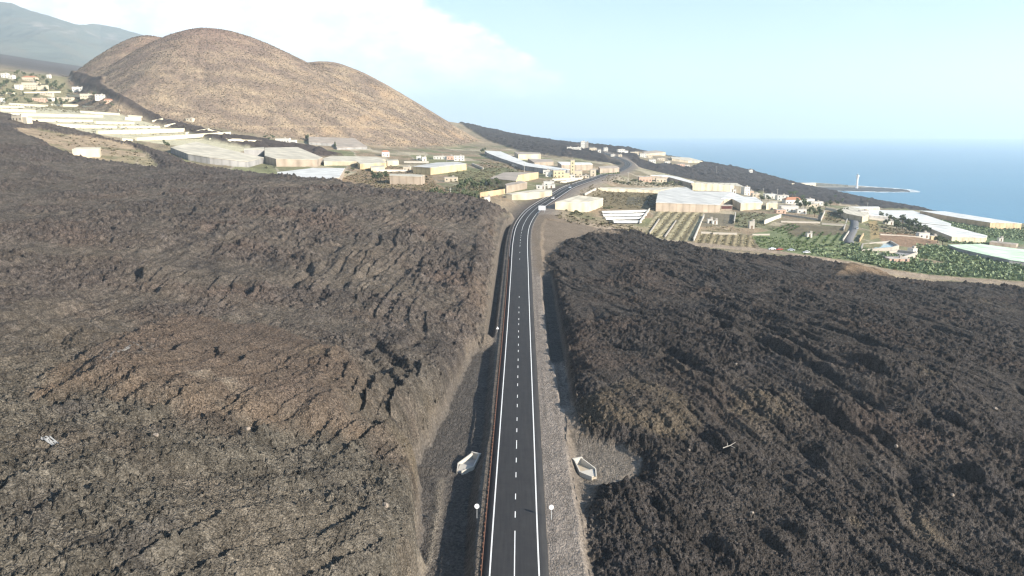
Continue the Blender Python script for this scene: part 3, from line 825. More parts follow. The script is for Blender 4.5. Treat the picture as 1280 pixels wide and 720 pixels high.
M_CONC_WHITE = plain_material('whitewashed_concrete', (.46, .43, .38), .9, .12, .9, .2)
M_WHITE = plain_material('white_render', (.62, .60, .55), .85, .06, .6)
M_CREAM = plain_material('cream_render', (.56, .49, .38), .85, .08, .6)
M_YEL = plain_material('yellow_render', (.58, .50, .33), .85, .08, .6)
M_PINKR = plain_material('pink_render', (.58, .40, .31), .85, .1, .6)
M_TILE = plain_material('clay_tile', (.42, .20, .12), .85, .2, 1.2)
M_FLAT = plain_material('flat_roof', (.50, .45, .40), .9, .2, .8)
M_GLASS = plain_material('window_glass', (.05, .06, .07), .15, .2, 1.0, spec=.6)
M_WOOD = plain_material('brown_wood', (.16, .10, .06), .8, .25, 1.5)
M_RUST = plain_material('weathering_steel', (.17, .085, .055), .8, .35, 2.0)
M_SIGN = plain_material('sign_white', (.82, .82, .82), .45, .03, 1.0)
M_SIGNGREY = plain_material('sign_grey', (.30, .30, .31), .5, .03, 1.0)
M_GALV = plain_material('galvanised_steel', (.48, .49, .50), .45, .1, 2.0, metal=.5)
M_LEAF = plain_material('leaves', (.085, .105, .055), .8, .45, .5)
M_LEAF2 = plain_material('dusty_leaves', (.12, .125, .07), .8, .4, .5)
M_PALM = plain_material('palm_fronds', (.07, .10, .04), .7, .35, .5)
M_BANANA = plain_material('banana_leaves', (.155, .20, .10), .6, .4, .25)
M_BARK = plain_material('bark', (.13, .10, .075), .9, .25, 2.0)
M_DRY = plain_material('dry_shrub', (.125, .098, .066), .9, .4, .15)
M_WATER = plain_material('still_water', (.28, .40, .44), .15, .08, .2, spec=.5)
M_PALEROCK = plain_material('pale_rock', (.24, .20, .165), .95, .25, 1.5, .6)
M_SCRAP = plain_material('torn_plastic', (.20, .205, .21), .6, .15, .8)

# ------------------------------------------------------------------ the road, its paint and barriers
def ribbon(name, o0, o1, dz, material, s0=0.0, s1=1e9, kind='structure', wob=0.0, thick=0.0):
    sel = np.where((ROAD_S >= s0) & (ROAD_S <= s1))[0]
    c = ROAD[sel]; n = ROAD_N[sel]
    cols = np.linspace(o0, o1, max(2, int(abs(o1 - o0) / 1.3) + 1))
    w = wob * fbm(ROAD_S[sel] / 3.0, np.zeros(len(sel)), 3, 300)
    rows = []
    for k, o in enumerate(cols):
        e = o + (w if k in (0, len(cols) - 1) else 0)
        crown = -.018 * np.abs(o)
        rows.append(np.stack([c[:, 0] + n[:, 0] * e, c[:, 1] + n[:, 1] * e, c[:, 2] + dz + crown], 1))
    if thick:
        for k, o in ((0, o0), (-1, o1)):
            q = rows[k].copy(); q[:, 2] -= thick
            if k == 0: rows.insert(0, q)
            else: rows.append(q)
    V = np.stack(rows, 1); a, b = V.shape[:2]
    ix = np.arange(a * b).reshape(a, b)
    q = np.stack([ix[:-1, :-1], ix[:-1, 1:], ix[1:, 1:], ix[1:, :-1]], -1).reshape(-1, 4)
    return mesh_np(name, V.reshape(-1, 3), q, material, smooth=False, kind=kind)

def asphalt():
    m, nt, b = mat('fresh_asphalt')
    geo = nt.nodes.new('ShaderNodeNewGeometry')
    n1 = nt.nodes.new('ShaderNodeTexNoise'); n1.inputs['Scale'].default_value = .35; n1.inputs['Detail'].default_value = 8; n1.inputs['Roughness'].default_value = .7
    mp = nt.nodes.new('ShaderNodeMapping'); mp.inputs['Scale'].default_value = (2.2, .12, 1)
    n2 = nt.nodes.new('ShaderNodeTexNoise'); n2.inputs['Scale'].default_value = 1.0; n2.inputs['Detail'].default_value = 4
    link(nt, geo.outputs['Position'], n1.inputs['Vector']); link(nt, geo.outputs['Position'], mp.inputs['Vector']); link(nt, mp.outputs['Vector'], n2.inputs['Vector'])
    ad = nt.nodes.new('ShaderNodeMath'); ad.operation = 'ADD'; link(nt, n1.outputs['Fac'], ad.inputs[0]); link(nt, n2.outputs['Fac'], ad.inputs[1])
    mr = nt.nodes.new('ShaderNodeMapRange'); mr.inputs['From Min'].default_value = .7; mr.inputs['From Max'].default_value = 1.3
    link(nt, ad.outputs[0], mr.inputs['Value'])
    mx = nt.nodes.new('ShaderNodeMix'); mx.data_type = 'RGBA'; mx.inputs['A'].default_value = (.027, .027, .029, 1); mx.inputs['B'].default_value = (.042, .041, .041, 1)
    link(nt, mr.outputs['Result'], mx.inputs['Factor']); link(nt, mx.outputs['Result'], b.inputs['Base Color'])
    b.inputs['Roughness'].default_value = .8; b.inputs['Specular IOR Level'].default_value = .25
    fine = nt.nodes.new('ShaderNodeTexNoise'); fine.inputs['Scale'].default_value = 30
    link(nt, geo.outputs['Position'], fine.inputs['Vector'])
    bp = nt.nodes.new('ShaderNodeBump'); bp.inputs['Strength'].default_value = .4; bp.inputs['Distance'].default_value = .02
    link(nt, fine.outputs['Fac'], bp.inputs['Height']); link(nt, bp.outputs['Normal'], b.inputs['Normal'])
    return m
M_ASPHALT = asphalt()
M_PAINT = plain_material('road_paint', (.78, .78, .76), .6, .10, .6)
ribbon('road', -4.95, 5.0, .0, M_ASPHALT, wob=.12, thick=.5)
def sy(y):
    return float(np.interp(y, ROAD[:, 1], ROAD_S)) if y < 1030 else float(ROAD_S[-1])
for oo in (-3.55, 3.55):
    ribbon('road_marking', oo - .11, oo + .11, .006 - 0, M_PAINT)
ribbon('road_marking', -.08, .08, .006, M_PAINT, 0, sy(110.5))
_s = sy(112.5)
while _s < sy(352):
    ribbon('road_marking', -.08, .08, .006, M_PAINT, _s, _s + (4.2 if _s < sy(250) else 2.6)); _s += 7.0
while _s < sy(398):
    ribbon('road_marking', -.08, .08, .006, M_PAINT, _s, _s + 5); _s += 7.0
ribbon('road_marking', -.08, .08, .006, M_PAINT, _s, ROAD_S[-1])

def road_pt(s, o, dz=0.0):
    i = np.array([np.interp(s, ROAD_S, ROAD[:, k]) for k in range(3)]); nx = np.interp(s, ROAD_S, ROAD_N[:, 0]); ny = np.interp(s, ROAD_S, ROAD_N[:, 1])
    return (float(i[0] + nx * o), float(i[1] + ny * o), float(i[2] + dz - .018 * abs(o)))

def guardrail(label, o, s0, s1, rail_m, post_m, step, posts_max=95, double=False):
    base = road_pt(s0, o)
    t = thing('guardrail', label, 'guardrail', base)
    L = lambda p: (p[0] - base[0], p[1] - base[1], p[2] - base[2])
    heights = ((.42, .72),) if not double else ((.36, .52), (.62, .78))
    rail = MB(); n = max(2, int((s1 - s0) / 4)); pts = [road_pt(s0 + (s1 - s0) * k / n, o) for k in range(n + 1)]
    for (a, b) in heights:
        ring = []
        for k, p in enumerate(pts):
            q = pts[min(k + 1, n)]; r = pts[max(k - 1, 0)]
            d = Vector((q[0] - r[0], q[1] - r[1])).normalized(); nx, ny = d.y, -d.x
            x, y, z = L(p)
            ring.append([(x - nx * .05, y - ny * .05, z + a), (x + nx * .05, y + ny * .05, z + a), (x + nx * .05, y + ny * .05, z + b), (x - nx * .05, y - ny * .05, z + b)])
        v = [c for r in ring for c in r]
        f = []
        for k in range(n):
            f += [(4 * k + j, 4 * k + (j + 1) % 4, 4 * (k + 1) + (j + 1) % 4, 4 * (k + 1) + j) for j in range(4)]
        rail.add(v, f + [(0, 1, 2, 3), (4 * n + 3, 4 * n + 2, 4 * n + 1, 4 * n)])
    rail.build('rail', rail_m, t)
    pm = None; side = -.14 if o < 0 else .14
    k = 0; s = s0 + .5
    while s < s1 and k < posts_max:
        p = L(road_pt(s, o + side))
        if pm is None:
            pm = MB().box(-.08, .08, -.08, .08, -.7, .82).build('post', post_m, t); q = pm
        else:
            q = pm.copy(); COL.objects.link(q); q.parent = t
        q.location = p
        s += step; k += 1
    return t
guardrail('rust brown crash barrier along the left edge of the straight road', -4.72, sy(60), sy(330), M_RUST, M_RUST, 3.0)
guardrail('grey crash barrier on the outer left edge of the bending road', -4.72, sy(334), sy(640), M_GALV, M_RUST, 4.0)
guardrail('grey crash barrier on the right edge of the road beyond the white board', 4.75, sy(455), sy(860), M_GALV, M_RUST, 5.0)
guardrail('grey crash barrier on the left of the far raised stretch of road', -4.72, sy(650), sy(1000), M_GALV, M_RUST, 5.0)

# side road between the fields on the right
SIDE = [hit(*c)[:2] for c in [(1043, 268), (1055, 269), (1063, 272), (1068.5, 278), (1068, 285), (1064, 293), (1060, 300), (1062, 305)]]
def path_sheet(name, pts, w, material, lift):
    p = np.array(pts); us = np.linspace(0, len(p) - 1, 60)
    c = np.stack([np.interp(us, np.arange(len(p)), p[:, k]) for k in (0, 1)], 1)
    k = np.hanning(11); k /= k.sum()
    c = np.stack([np.convolve(np.pad(c[:, i], 5, mode='reflect', reflect_type='odd'), k, 'valid') for i in (0, 1)], 1)
    t = np.gradient(c, axis=0); t /= np.linalg.norm(t, axis=1)[:, None]; n = np.stack([t[:, 1], -t[:, 0]], 1)
    rows = []
    for o in (-w, -w, 0, w, w):
        q = c + n * o; rows.append(np.column_stack([q, base_h(c[:, 0], c[:, 1]) + lift]))
    rows[0][:, 2] -= 1.2; rows[-1][:, 2] -= 1.2
    V = np.stack(rows, 1); a, b = V.shape[:2]; ix = np.arange(a * b).reshape(a, b)
    q = np.stack([ix[:-1, :-1], ix[:-1, 1:], ix[1:, 1:], ix[1:, :-1]], -1).reshape(-1, 4)
    return mesh_np(name, V.reshape(-1, 3), q, material, smooth=False, kind='structure')
M_OLDASPH = plain_material('worn_asphalt', (.13, .13, .135), .85, .15, .5)
path_sheet('side_road', SIDE, 2.9, M_OLDASPH, .8)

# ------------------------------------------------------------------ beside the road
def round_sign(x, y, label, mark_flip):
    z = gz(x, y)
    t = thing('road_sign', label, 'road sign', (x, y, z))
    zc = 2.0
    MB().tube((0, .05, -.4), (0, .05, zc + .35), .045).build('post', M_GALV, t)
    d = MB(); n = 28
    ring = lambda r, yy: [(r * math.cos(2 * math.pi * i / n), yy, zc + r * math.sin(2 * math.pi * i / n)) for i in range(n)]
    v = ring(.42, -.03) + ring(.42, .0)
    d.add(v, [tuple(range(n)), tuple(range(2 * n - 1, n - 1, -1))] + [(i, n + i, n + (i + 1) % n, (i + 1) % n) for i in range(n)])
    disc = d.build('sign_disc', M_SIGN, t)
    r = MB(); v = ring(.425, -.034) + ring(.38, -.034)
    r.add(v, [(i, (i + 1) % n, n + (i + 1) % n, n + i) for i in range(n)])
    r.build('rim', M_SIGNGREY, disc)
    m = MB(); dx = .22 * mark_flip
    m.add([(-.22, -.036, zc - .06), (.22, -.036, zc - .06), (.22, -.036, zc + .05), (-.22, -.036, zc + .05)], [(0, 1, 2, 3)])
    m.build('sign_mark', M_SIGNGREY, disc)
    t.rotation_euler = (R(-14), 0, 0)
    return t
round_sign(-5.75, 114.2, 'round white road sign behind the rusty barrier, left of the road', 1)
round_sign(6.45, 114.0, 'round white road sign on the dusty verge, right of the road', -1)

x, y, z = 6.6 * -1, 205.0, 0
x = float(P(622, 411, 233)[0]); y = float(P(622, 411, 233)[1])
t = thing('warning_sign', 'small white triangular sign on the berm left of the road', 'road sign', (x, y, gz(x, y)))
MB().tube((0, .04, -.3), (0, .04, 1.3), .04).build('post', M_GALV, t)
MB().add([(-.5, -.02, .9), (.5, -.02, .9), (0, -.02, 1.75), (-.5, .02, .9), (.5, .02, .9), (0, .02, 1.75)], [(0, 1, 2), (5, 4, 3), (0, 3, 4, 1), (1, 4, 5, 2), (2, 5, 3, 0)]).build('sign_plate', M_SIGN, t)

p = P(677.5, 268, 462); z = gz(p[0], p[1])
t = thing('road_sign_board', 'large blank white board on two posts where the road bends', 'sign board', (p[0], p[1], z), R(-12))
for sx in (-1.5, 1.5):
    MB().tube((sx, .1, -.6), (sx, .1, 3.9), .08).build('post', M_GALV, t)
MB().box(-2.2, 2.2, -.04, .04, 1.35, 4.1).build('panel', M_SIGN, t)

def culvert(px, py, tt, ax, label, inner):
    p = P(px, py, tt); z = gz(p[0], p[1])
    t = thing('culvert_headwall', label, 'culvert', (p[0], p[1], z + .1), math.atan2(ax[1], ax[0]))
    # local +x runs out of the pipe mouth
    L, w0, w1 = 6.2, .8, 1.7
    MB().box(-.35, 0, -1.0, 1.0, -.5, 1.3).build('headwall', M_CONC_WHITE, t)
    MB().box(-.36, .03, -1.08, 1.08, 1.3, 1.42).build('coping', M_CONC_WHITE, t)
    for s in (-1, 1):
        m = MB(); th = .22
        a0 = (0.0, s * w0); a1 = (L * .62, s * w1); a2 = (L, s * .45)
        m.wallbar(a0, a1, -.5, -.5, 1.35, .55, th); m.wallbar(a1, a2, -.5, -.5, .55, .32, th)
        m.build('wing_wall', M_CONC_WHITE, t)
    ap = MB().prism([(0, -w0), (L * .62, -w1), (L, -.45), (L, .45), (L * .62, w1), (0, w0)], -.3, .06); ap.build('apron', inner, t)
    MB().prism([(L * .55, -1.5), (L * .95, -.5), (L * .95, .5), (L * .55, 1.5)], .06, [.32, .16, .16, .32]).build('outfall_slab', M_CONC_WHITE, t)
    return t
culvert(722.5, 561, 147.5, (.42, -.9), 'pale concrete culvert outlet on the dusty ground right of the road', plain_material('dusty_concrete', (.40, .34, .26), .9, .2, .9))
culvert(594.5, 557, 149.5, (-.46, -.88), 'grey concrete culvert outlet in the shaded ditch left of the road', plain_material('grey_concrete', (.30, .30, .30), .9, .2, .9))

# cars
def car_proto():
    t = thing('car', '', 'car')
    b = MB()
    prof = [(-2.05, .35), (-2.05, .78), (-1.35, .92), (-.75, 1.42), (.95, 1.44), (1.75, .98), (2.05, .9), (2.05, .35)]
    v = [(x, s * (.82 - .16 * max(0, (z - .9) / .55)), z) for s in (-1, 1) for x, z in prof]; n = len(prof)
    b.add(v, [tuple(range(n)), tuple(range(2 * n - 1, n - 1, -1))] + [(i, n + i, n + (i + 1) % n, (i + 1) % n) for i in range(n)])
    return t, b
CAR_MATS = {'white': plain_material('white_car_paint', (.80, .80, .80), .3, .03, 1.0, spec=.5), 'red': plain_material('red_car_paint', (.34, .06, .04), .3, .05, 1.0, spec=.5), 'silver': plain_material('silver_car_paint', (.50, .53, .57), .3, .04, 1.0, spec=.5)}
M_TYRE = plain_material('tyre_rubber', (.02, .02, .02), .9, .1, 2)
def car(loc, rz, colour, label):
    t, b = car_proto(); t.location = loc; t.rotation_euler = (0, 0, rz); t['label'] = label
    b.build('body', CAR_MATS[colour], t)
    g = MB()
    for s in (-1, 1):
        g.add([(-1.15, s * .80, .98), (-.72, s * .735, 1.34), (.88, s * .735, 1.36), (1.45, s * .80, 1.02)], [(0, 1, 2, 3) if s < 0 else (3, 2, 1, 0)])
    g.add([(-1.33, -.7, .96), (-1.33, .7, .96), (-.80, .62, 1.38), (-.80, -.62, 1.38)], [(0, 3, 2, 1)])
    g.add([(1.70, -.7, 1.03), (1.70, .7, 1.03), (1.0, .62, 1.42), (1.0, -.62, 1.42)], [(0, 1, 2, 3)])
    for i, vv in enumerate(g.v):
        g.v[i] = (vv[0] * 1.012, vv[1] * 1.012, vv[2] + .012)
    g.build('windows', M_GLASS, t)
    for sx in (-1.25, 1.25):
        for s in (-1, 1):
            MB().tube((sx, s * .60, .33), (sx, s * .84, .33), .33, n=12).build('wheel', M_TYRE, t)
    return t
for (px, py, o, lab, colr) in ((688, 253, 1.8, 'small white car on the near part of the road bend', 'white'), (709.5, 240.8, 1.8, 'silver car farther along the bend, above the low cream greenhouse', 'silver')):
    i = int(np.argmin(np.hypot((ROAD[:, 0] / ROAD[:, 1]) - P(px, py, 1)[0] / P(px, py, 1)[1], 0) + (ROAD[:, 1] < 440) * 9 + (ROAD[:, 1] > 800) * 9))
    p = road_pt(ROAD_S[i], o, .02); a = math.atan2(_tan[i, 1], _tan[i, 0])
    car(p, a + math.pi, colr, lab)
for (px, py, colr, lab, rz) in ((965, 312, 'white', 'white car parked on the dirt track, leftmost beside the red car', .2), (974, 312.8, 'red', 'red car parked on the dirt track beside the white car', .3),
                                (988.5, 314, 'silver', 'pale silver car parked on the dirt track right of the red car', .1), (1008, 316.3, 'white', 'white car parked alone on the dirt track at the foot of the green field', .1)):
    x, y, z = on_ground(px, py + .6); car((x, y, z + .05), rz - .15, colr, lab)
x, y, z = on_ground(1071, 288); car((x, y, z + .75), 1.3, 'silver', 'pale car on the curving side road between the fields')

# light house
bx, by = float(P(1071, 232, 2530)[0]), float(P(1071, 232, 2530)[1]); bz = gz(bx, by)
t = thing('lighthouse', 'slender white lighthouse on the dark cape by the sea', 'lighthouse', (bx, by, bz - 1))
MB().lathe([(5.2, 0), (4.6, 1), (3.6, 8), (3.1, 30), (3.3, 36), (4.6, 40), (5.4, 41.5)], 20).build('tower', M_SIGN, t, True)
MB().lathe([(5.9, 41.5), (5.9, 43.2), (5.2, 43.4)], 20).build('gallery', M_SIGN, t)
lan = MB().lathe([(2.2, 43.2), (2.2, 46.6)], 12).build('lantern', M_GLASS, t)
MB().lathe([(2.6, 46.6), (1.6, 48.0), (.2, 48.9)], 12).build('lantern_cap', M_SIGN, lan)

# ------------------------------------------------------------------ greenhouses
def greenhouse(label, roof_px, h, roof_m, wall_m, frame=True, sink=1.5, door=None, hs=None):
    pts = [hit(a, b, h) for a, b in roof_px]
    base = (float(np.mean([p[0] for p in pts])), float(np.mean([p[1] for p in pts])))
    bz = float(base_h(np.array([base[0]]), np.array([base[1]]))[0])
    # keep the roof on one plane
    A = np.array([[p[0] - base[0], p[1] - base[1], 1] for p in pts]); zz = np.array([p[2] for p in pts])
    pl, *_ = np.linalg.lstsq(A, zz, rcond=None); zr = A @ pl
    gzs = [min(gz(p[0], p[1]), z - 1) for p, z in zip(pts, zr)]
    t = thing('greenhouse', label, 'greenhouse', (base[0], base[1], bz))
    poly = [(p[0] - base[0], p[1] - base[1]) for p in pts]
    a = sum(poly[i][0] * poly[(i + 1) % len(poly)][1] - poly[(i + 1) % len(poly)][0] * poly[i][1] for i in range(len(poly)))
    if a < 0:
        poly = poly[::-1]; zr = zr[::-1]; gzs = gzs[::-1]
    zr = [z - bz for z in zr]; zg = [g - bz - sink for g in gzs]
    c = np.mean(poly, 0)
    rf = MB().prism([(c[0] + (q[0] - c[0]) * 1.006, c[1] + (q[1] - c[1]) * 1.006) for q in poly], [z - .05 for z in zr], [z + .22 for z in zr]).build('roof', roof_m, t)
    w = MB(); n = len(poly)
    w.add([(p[0], p[1], z) for p, z in zip(poly, zg)] + [(p[0], p[1], z - .06) for p, z in zip(poly, zr)], [(i, (i + 1) % n, n + (i + 1) % n, n + i) for i in range(n)])
    w.build('wall', wall_m, t)
    return t

GH = [
    ('cream box greenhouse beside the road bend, bright end wall to the right', [(694, 252.5), (735, 254), (754, 247.3), (723, 245)], 6.0, M_ROOF_CREAM, M_WALL_CREAM),
    ('large grey roofed greenhouse with long beige front behind the dry plots', [(820, 254), (899, 256), (914, 240), (868, 239), (858, 235), (846, 234.5), (823, 239)], 6.0, M_ROOF_BLUE, M_WALL_BEIGE),
    ('white roofed greenhouse wing stepping out right of the large grey one', [(901, 248), (915, 248.4), (926, 254.5), (953.5, 252.8), (944, 246.5), (930, 246), (914.5, 240.3)], 6.0, M_ROOF_WHITE, M_WALL_CREAM),
    ('long narrow cream greenhouse left of the large grey roof', [(745, 236), (822, 238.5), (848, 234.5), (800, 234.0), (750, 234.2)], 2.4, M_ROOF_CREAM, M_WALL_CREAM),
    ('long cream greenhouse wall under the dark slope, behind the grey roof', [(866, 229.5), (918, 232), (931, 234), (921, 229.5), (890, 227.6), (870, 227.6)], 7.5, M_ROOF_CREAM, M_WALL_CREAM),
    ('thin white roofed greenhouse climbing towards the road, left of the cream wall', [(813, 219.3), (836, 221.5), (864, 229), (868, 227.6), (846, 221), (830, 218.4)], 5.0, M_ROOF_WHITE, M_WALL_BEIGE),
    ('broad white greenhouse roof sloping down over the left terraces, bluish end wall', [(213, 184), (232, 180), (245, 177.5), (258, 180.5), (290, 188.5), (330, 197), (309, 202), (262, 197.5), (235, 193)], 5.0, M_ROOF_CREAM, M_WALL_GREY),
    ('brightest broad cream roof below the cinder cone foot', [(331, 184.5), (372, 184.3), (403, 197), (396, 199.6), (345, 199.0), (331, 195)], 6.5, M_ROOF_CREAM, M_WALL_BEIGE),
    ('small grey walled greenhouse against the left of the brightest roof', [(305, 185.6), (330, 184.2), (330.5, 187.4), (305, 187.0)], 6.5, M_ROOF_CREAM, M_WALL_GREY),
    ('wide cream roof dropping to the lava edge on the left', [(347, 215.5), (390, 210), (431, 210.5), (424, 222), (404, 224), (347, 219)], 4.0, M_ROOF_WHITE, M_WALL_BEIGE),
    ('faded beige net greenhouse at the foot of the cinder cone', [(386, 171.2), (443, 172.4), (459, 184), (421, 184.2), (418, 180), (386, 177.8)], 3.0, M_ROOF_PINK, M_WALL_GREY),
    ('flat cream greenhouse right of the brightest roof', [(404, 198), (414, 195.4), (470, 195.8), (482, 199), (472, 201.5), (405, 202)], 4.0, M_ROOF_CREAM, M_WALL_CREAM),
    ('pale yellow greenhouse between flat cream roofs and dry scrub', [(446, 201.5), (476, 199.5), (483, 203.3), (450, 205.2)], 5.0, M_ROOF_CREAM, M_WALL_YELLOW),
    ('small yellowish greenhouse with closed walls left of the white huts', [(483, 200), (497, 199.5), (498.5, 201), (484, 201.8)], 5.0, M_ROOF_CREAM, M_WALL_CREAM),
    ('low cream greenhouse strip above the dry scrub', [(463, 207.6), (480, 206.8), (481, 209.2), (464, 210.3)], 3.5, M_ROOF_CREAM, M_WALL_CREAM),
    ('greenhouse with a long sunlit yellow wall below the cone', [(538, 210), (583, 204.6), (572, 202.6), (545, 203.6), (516, 208)], 6.5, M_ROOF_BLUE, M_WALL_YELLOW),
    ('beige closed greenhouse standing in dry scrub near the lava', [(487, 219.6), (526, 221), (531, 219.4), (512, 217.2), (487, 217.6)], 6.5, M_ROOF_CREAM, M_WALL_BEIGE),
    ('faded pink roofed greenhouse with a bright yellow end near the road', [(612, 223), (630, 215.5), (673, 215), (648, 219.8), (645, 226)], 6.0, M_ROOF_PINK, M_WALL_YELLOW),
    ('small brown net greenhouse in front of the pink roof', [(631, 230), (650, 226.0), (659, 228), (633, 233)], 5.0, M_ROOF_PINK, M_WALL_BEIGE),
    ('very long white roof snaking along the foot of the cone', [(606, 189), (626, 189.3), (660, 202), (690, 207.8), (712, 212.4), (702, 215), (655, 208), (625, 197), (609, 191.5)], 4.0, M_ROOF_WHITE, M_WALL_GREY),
    ('pale greenhouse in front of the dark ridge, end wall lit', [(643, 190), (675, 191), (676, 192.6), (648, 193.2)], 6.5, M_ROOF_PINK, M_WALL_CREAM),
    ('pinkish flat greenhouse between the snaking roof and the dark ridge', [(660, 198.4), (689, 199.2), (692, 202.4), (668, 203.4)], 4.0, M_ROOF_PINK, M_WALL_BEIGE),
    ('white edged greenhouse below the dark ridge, left of the road', [(697, 202.4), (738, 203.3), (741, 205.6), (702, 206)], 6.5, M_ROOF_WHITE, M_WALL_BEIGE),
    ('rounded pink greenhouse beside the small green field', [(748, 208.6), (760, 207.3), (771, 207.6), (774, 209.6), (766, 211), (750, 210.6)], 5.5, M_ROOF_PINK, M_WALL_BEIGE),
    ('long low cream greenhouse just left of the road embankment', [(632, 242.4), (672, 237), (690, 237.6), (690, 239.6), (665, 241), (640, 243.6)], 3.0, M_ROOF_CREAM, M_WALL_CREAM),
    ('long cream roof left of the bright coastal sheet', [(1047, 261.6), (1062, 258.4), (1086, 262.6), (1086, 268.5), (1078, 271), (1058, 267)], 5.0, M_ROOF_CREAM, M_WALL_CREAM),
    ('dazzling white greenhouse roof widest along the coast edge', [(1086, 262.8), (1141, 263.6), (1189, 279), (1188, 283), (1150, 279.2), (1133, 273.5), (1110, 270.6), (1086, 268.6)], 3.2, M_ROOF_WHITE, M_WALL_GREY),
    ('white greenhouse roof stepping down to a sharp right corner', [(1135, 277), (1150, 279.6), (1190, 283.2), (1234, 294.6), (1232, 297.6), (1190, 296), (1158, 284), (1136, 279.4)], 3.6, M_ROOF_WHITE, M_WALL_CREAM),
    ('long white greenhouse along the cliff with an ochre front', [(1150, 264), (1182, 264.2), (1277, 279.6), (1238, 278.4), (1200, 272.3), (1172, 267.6)], 6.0, M_ROOF_WHITE, M_WALL_TERR),
    ('pale green net roof at the right edge among banana plants', [(1186, 305.4), (1226, 306), (1290, 314), (1350, 321), (1350, 338), (1262, 325.4), (1222, 316.4), (1196, 309.5)], 3.0, M_ROOF_GREEN, M_WALL_GREY),
    ('narrow white greenhouse before the dark promontory', [(1064, 258.6), (1098, 258.2), (1100, 260), (1066, 260.6)], 4.5, M_ROOF_WHITE, M_WALL_CREAM),
    ('pale greenish greenhouse right of the stepping white wing', [(958, 254.4), (972, 254), (972, 251.6), (962, 252)], 5.5, M_ROOF_CREAM, M_WALL_CREAM),
    ('cream walled shed greenhouse on the khaki island within the lava', [(90, 186.6), (124, 186.6), (126, 184.4), (96, 184.6)], 6.0, M_ROOF_CREAM, M_WALL_CREAM),
    ('pale roofed greenhouse on the ridge top beside the sea', [(803, 190), (820, 187.8), (832, 189), (828, 192), (808, 192)], 4.0, M_ROOF_PINK, M_WALL_CREAM),
    ('long pale greenhouse at the right end of the ridge village', [(838, 196), (862, 197), (878, 201.5), (860, 201), (840, 198)], 4.0, M_ROOF_CREAM, M_WALL_CREAM),
    ('distant white greenhouse on the low cape left of the lighthouse', [(985, 227.6), (1020, 227.2), (1052, 230), (1060, 231.6), (1020, 230.4), (990, 229.6)], 5.0, M_ROOF_WHITE, M_WALL_CREAM),
    ('pink walled strip greenhouse along the green plots at right', [(1192 + 45, 302.6), (1270, 306.2), (1273, 304.6), (1240, 301)], 3.0, M_ROOF_PINK, M_WALL_BEIGE),
]
for a in GH:
    greenhouse(*a)
# dark open bay in the recess of the large greenhouse
p = hit(908, 263.5); t = thing('loading_bay', 'dark red open bay in the recess between the two large greenhouse blocks', 'shed', (p[0], p[1], gz(p[0], p[1])), R(4))
MB().box(-4.6, 4.6, -.2, 5, -1, 4.2).build('wall', M_WALL_BEIGE, t); MB().box(-4.2, 4.2, -.3, -.2, 1.6, 3.8).build('door', plain_material('dark_red_shutter', (.09, .03, .03), .8, .2, 1.0), t); MB().box(-4.9, 4.9, -.5, 5.2, 4.2, 4.45).build('roof', M_FLAT, t)

# low plastic tunnels in rows
for k, (a, b) in enumerate((((751, 266.2), (808, 264.6)), ((752, 270), (806, 268.6)), ((755, 274), (803, 273)), ((765, 278.2), (799.5, 278.0)))):
    p0 = hit(*a); p1 = hit(*b)
    lab = ['white plastic crop tunnel, farthest of four beside the concrete wall', 'white plastic crop tunnel, second from the back of four', 'white plastic crop tunnel, third from the back of four', 'white plastic crop tunnel, nearest and shortest of four'][k]
    z0 = gz(p0[0], p0[1]); z1 = gz(p1[0], p1[1])
    L = math.hypot(p1[0] - p0[0], p1[1] - p0[1]); ang = math.atan2(p1[1] - p0[1], p1[0] - p0[0])
    t = thing('crop_tunnel', lab, 'crop tunnel', (p0[0], p0[1], z0), ang, 'plastic tunnels behind the lava edge')
    m = MB(); n = 10; rr = 1.7; hh = 1.25
    v = []
    for i in range(25):
        f = i / 24
        v += [(f * L, rr * math.cos(math.pi * j / n), (z1 - z0) * f + hh * math.sin(math.pi * j / n) - (.3 if j in (0, n) else 0)) for j in range(n + 1)]
    fcs = [(i * (n + 1) + j, i * (n + 1) + j + 1, (i + 1) * (n + 1) + j + 1, (i + 1) * (n + 1) + j) for i in range(24) for j in range(n)]
    m.add(v, fcs); m.build('cover', M_ROOF_WHITE, t, True)
    e = MB()
    for x0, dz in ((-.05, 0), (L + .05, z1 - z0)):
        e.add([(x0, rr * math.cos(math.pi * j / n), dz + hh * math.sin(math.pi * j / n)) for j in range(n + 1)], [tuple(range(n + 1))])
    e.build('end_panel', M_WALL_CREAM, t)

# ------------------------------------------------------------------ free standing walls
def wall(label, pa, pb, h=2.2, th=.6, m=M_CONC_WHITE, cat='wall', name='wall', group=None):
    p0 = hit(*pa); p1 = hit(*pb)
    z0 = gz(p0[0], p0[1]); z1 = gz(p1[0], p1[1])
    mx, my, mz = (p0[0] + p1[0]) / 2, (p0[1] + p1[1]) / 2, (z0 + z1) / 2
    t = thing(name, label, cat, (mx, my, mz), 0, group)
    a = (p0[0] - mx, p0[1] - my); b = (p1[0] - mx, p1[1] - my)
    MB().wallbar(a, b, z0 - mz - 1.5, z1 - mz - 1.5, z0 - mz + h, z1 - mz + h, th).build('face', m, t)
    MB().wallbar(a, b, z0 - mz + h + .003, z1 - mz + h + .003, z0 - mz + h + .25, z1 - mz + h + .25, th + .25).build('coping', m, t)
    return t
M_TERRACE = plain_material('pale_terrace_wall', (.60, .55, .42), .9, .15, .15, .2)
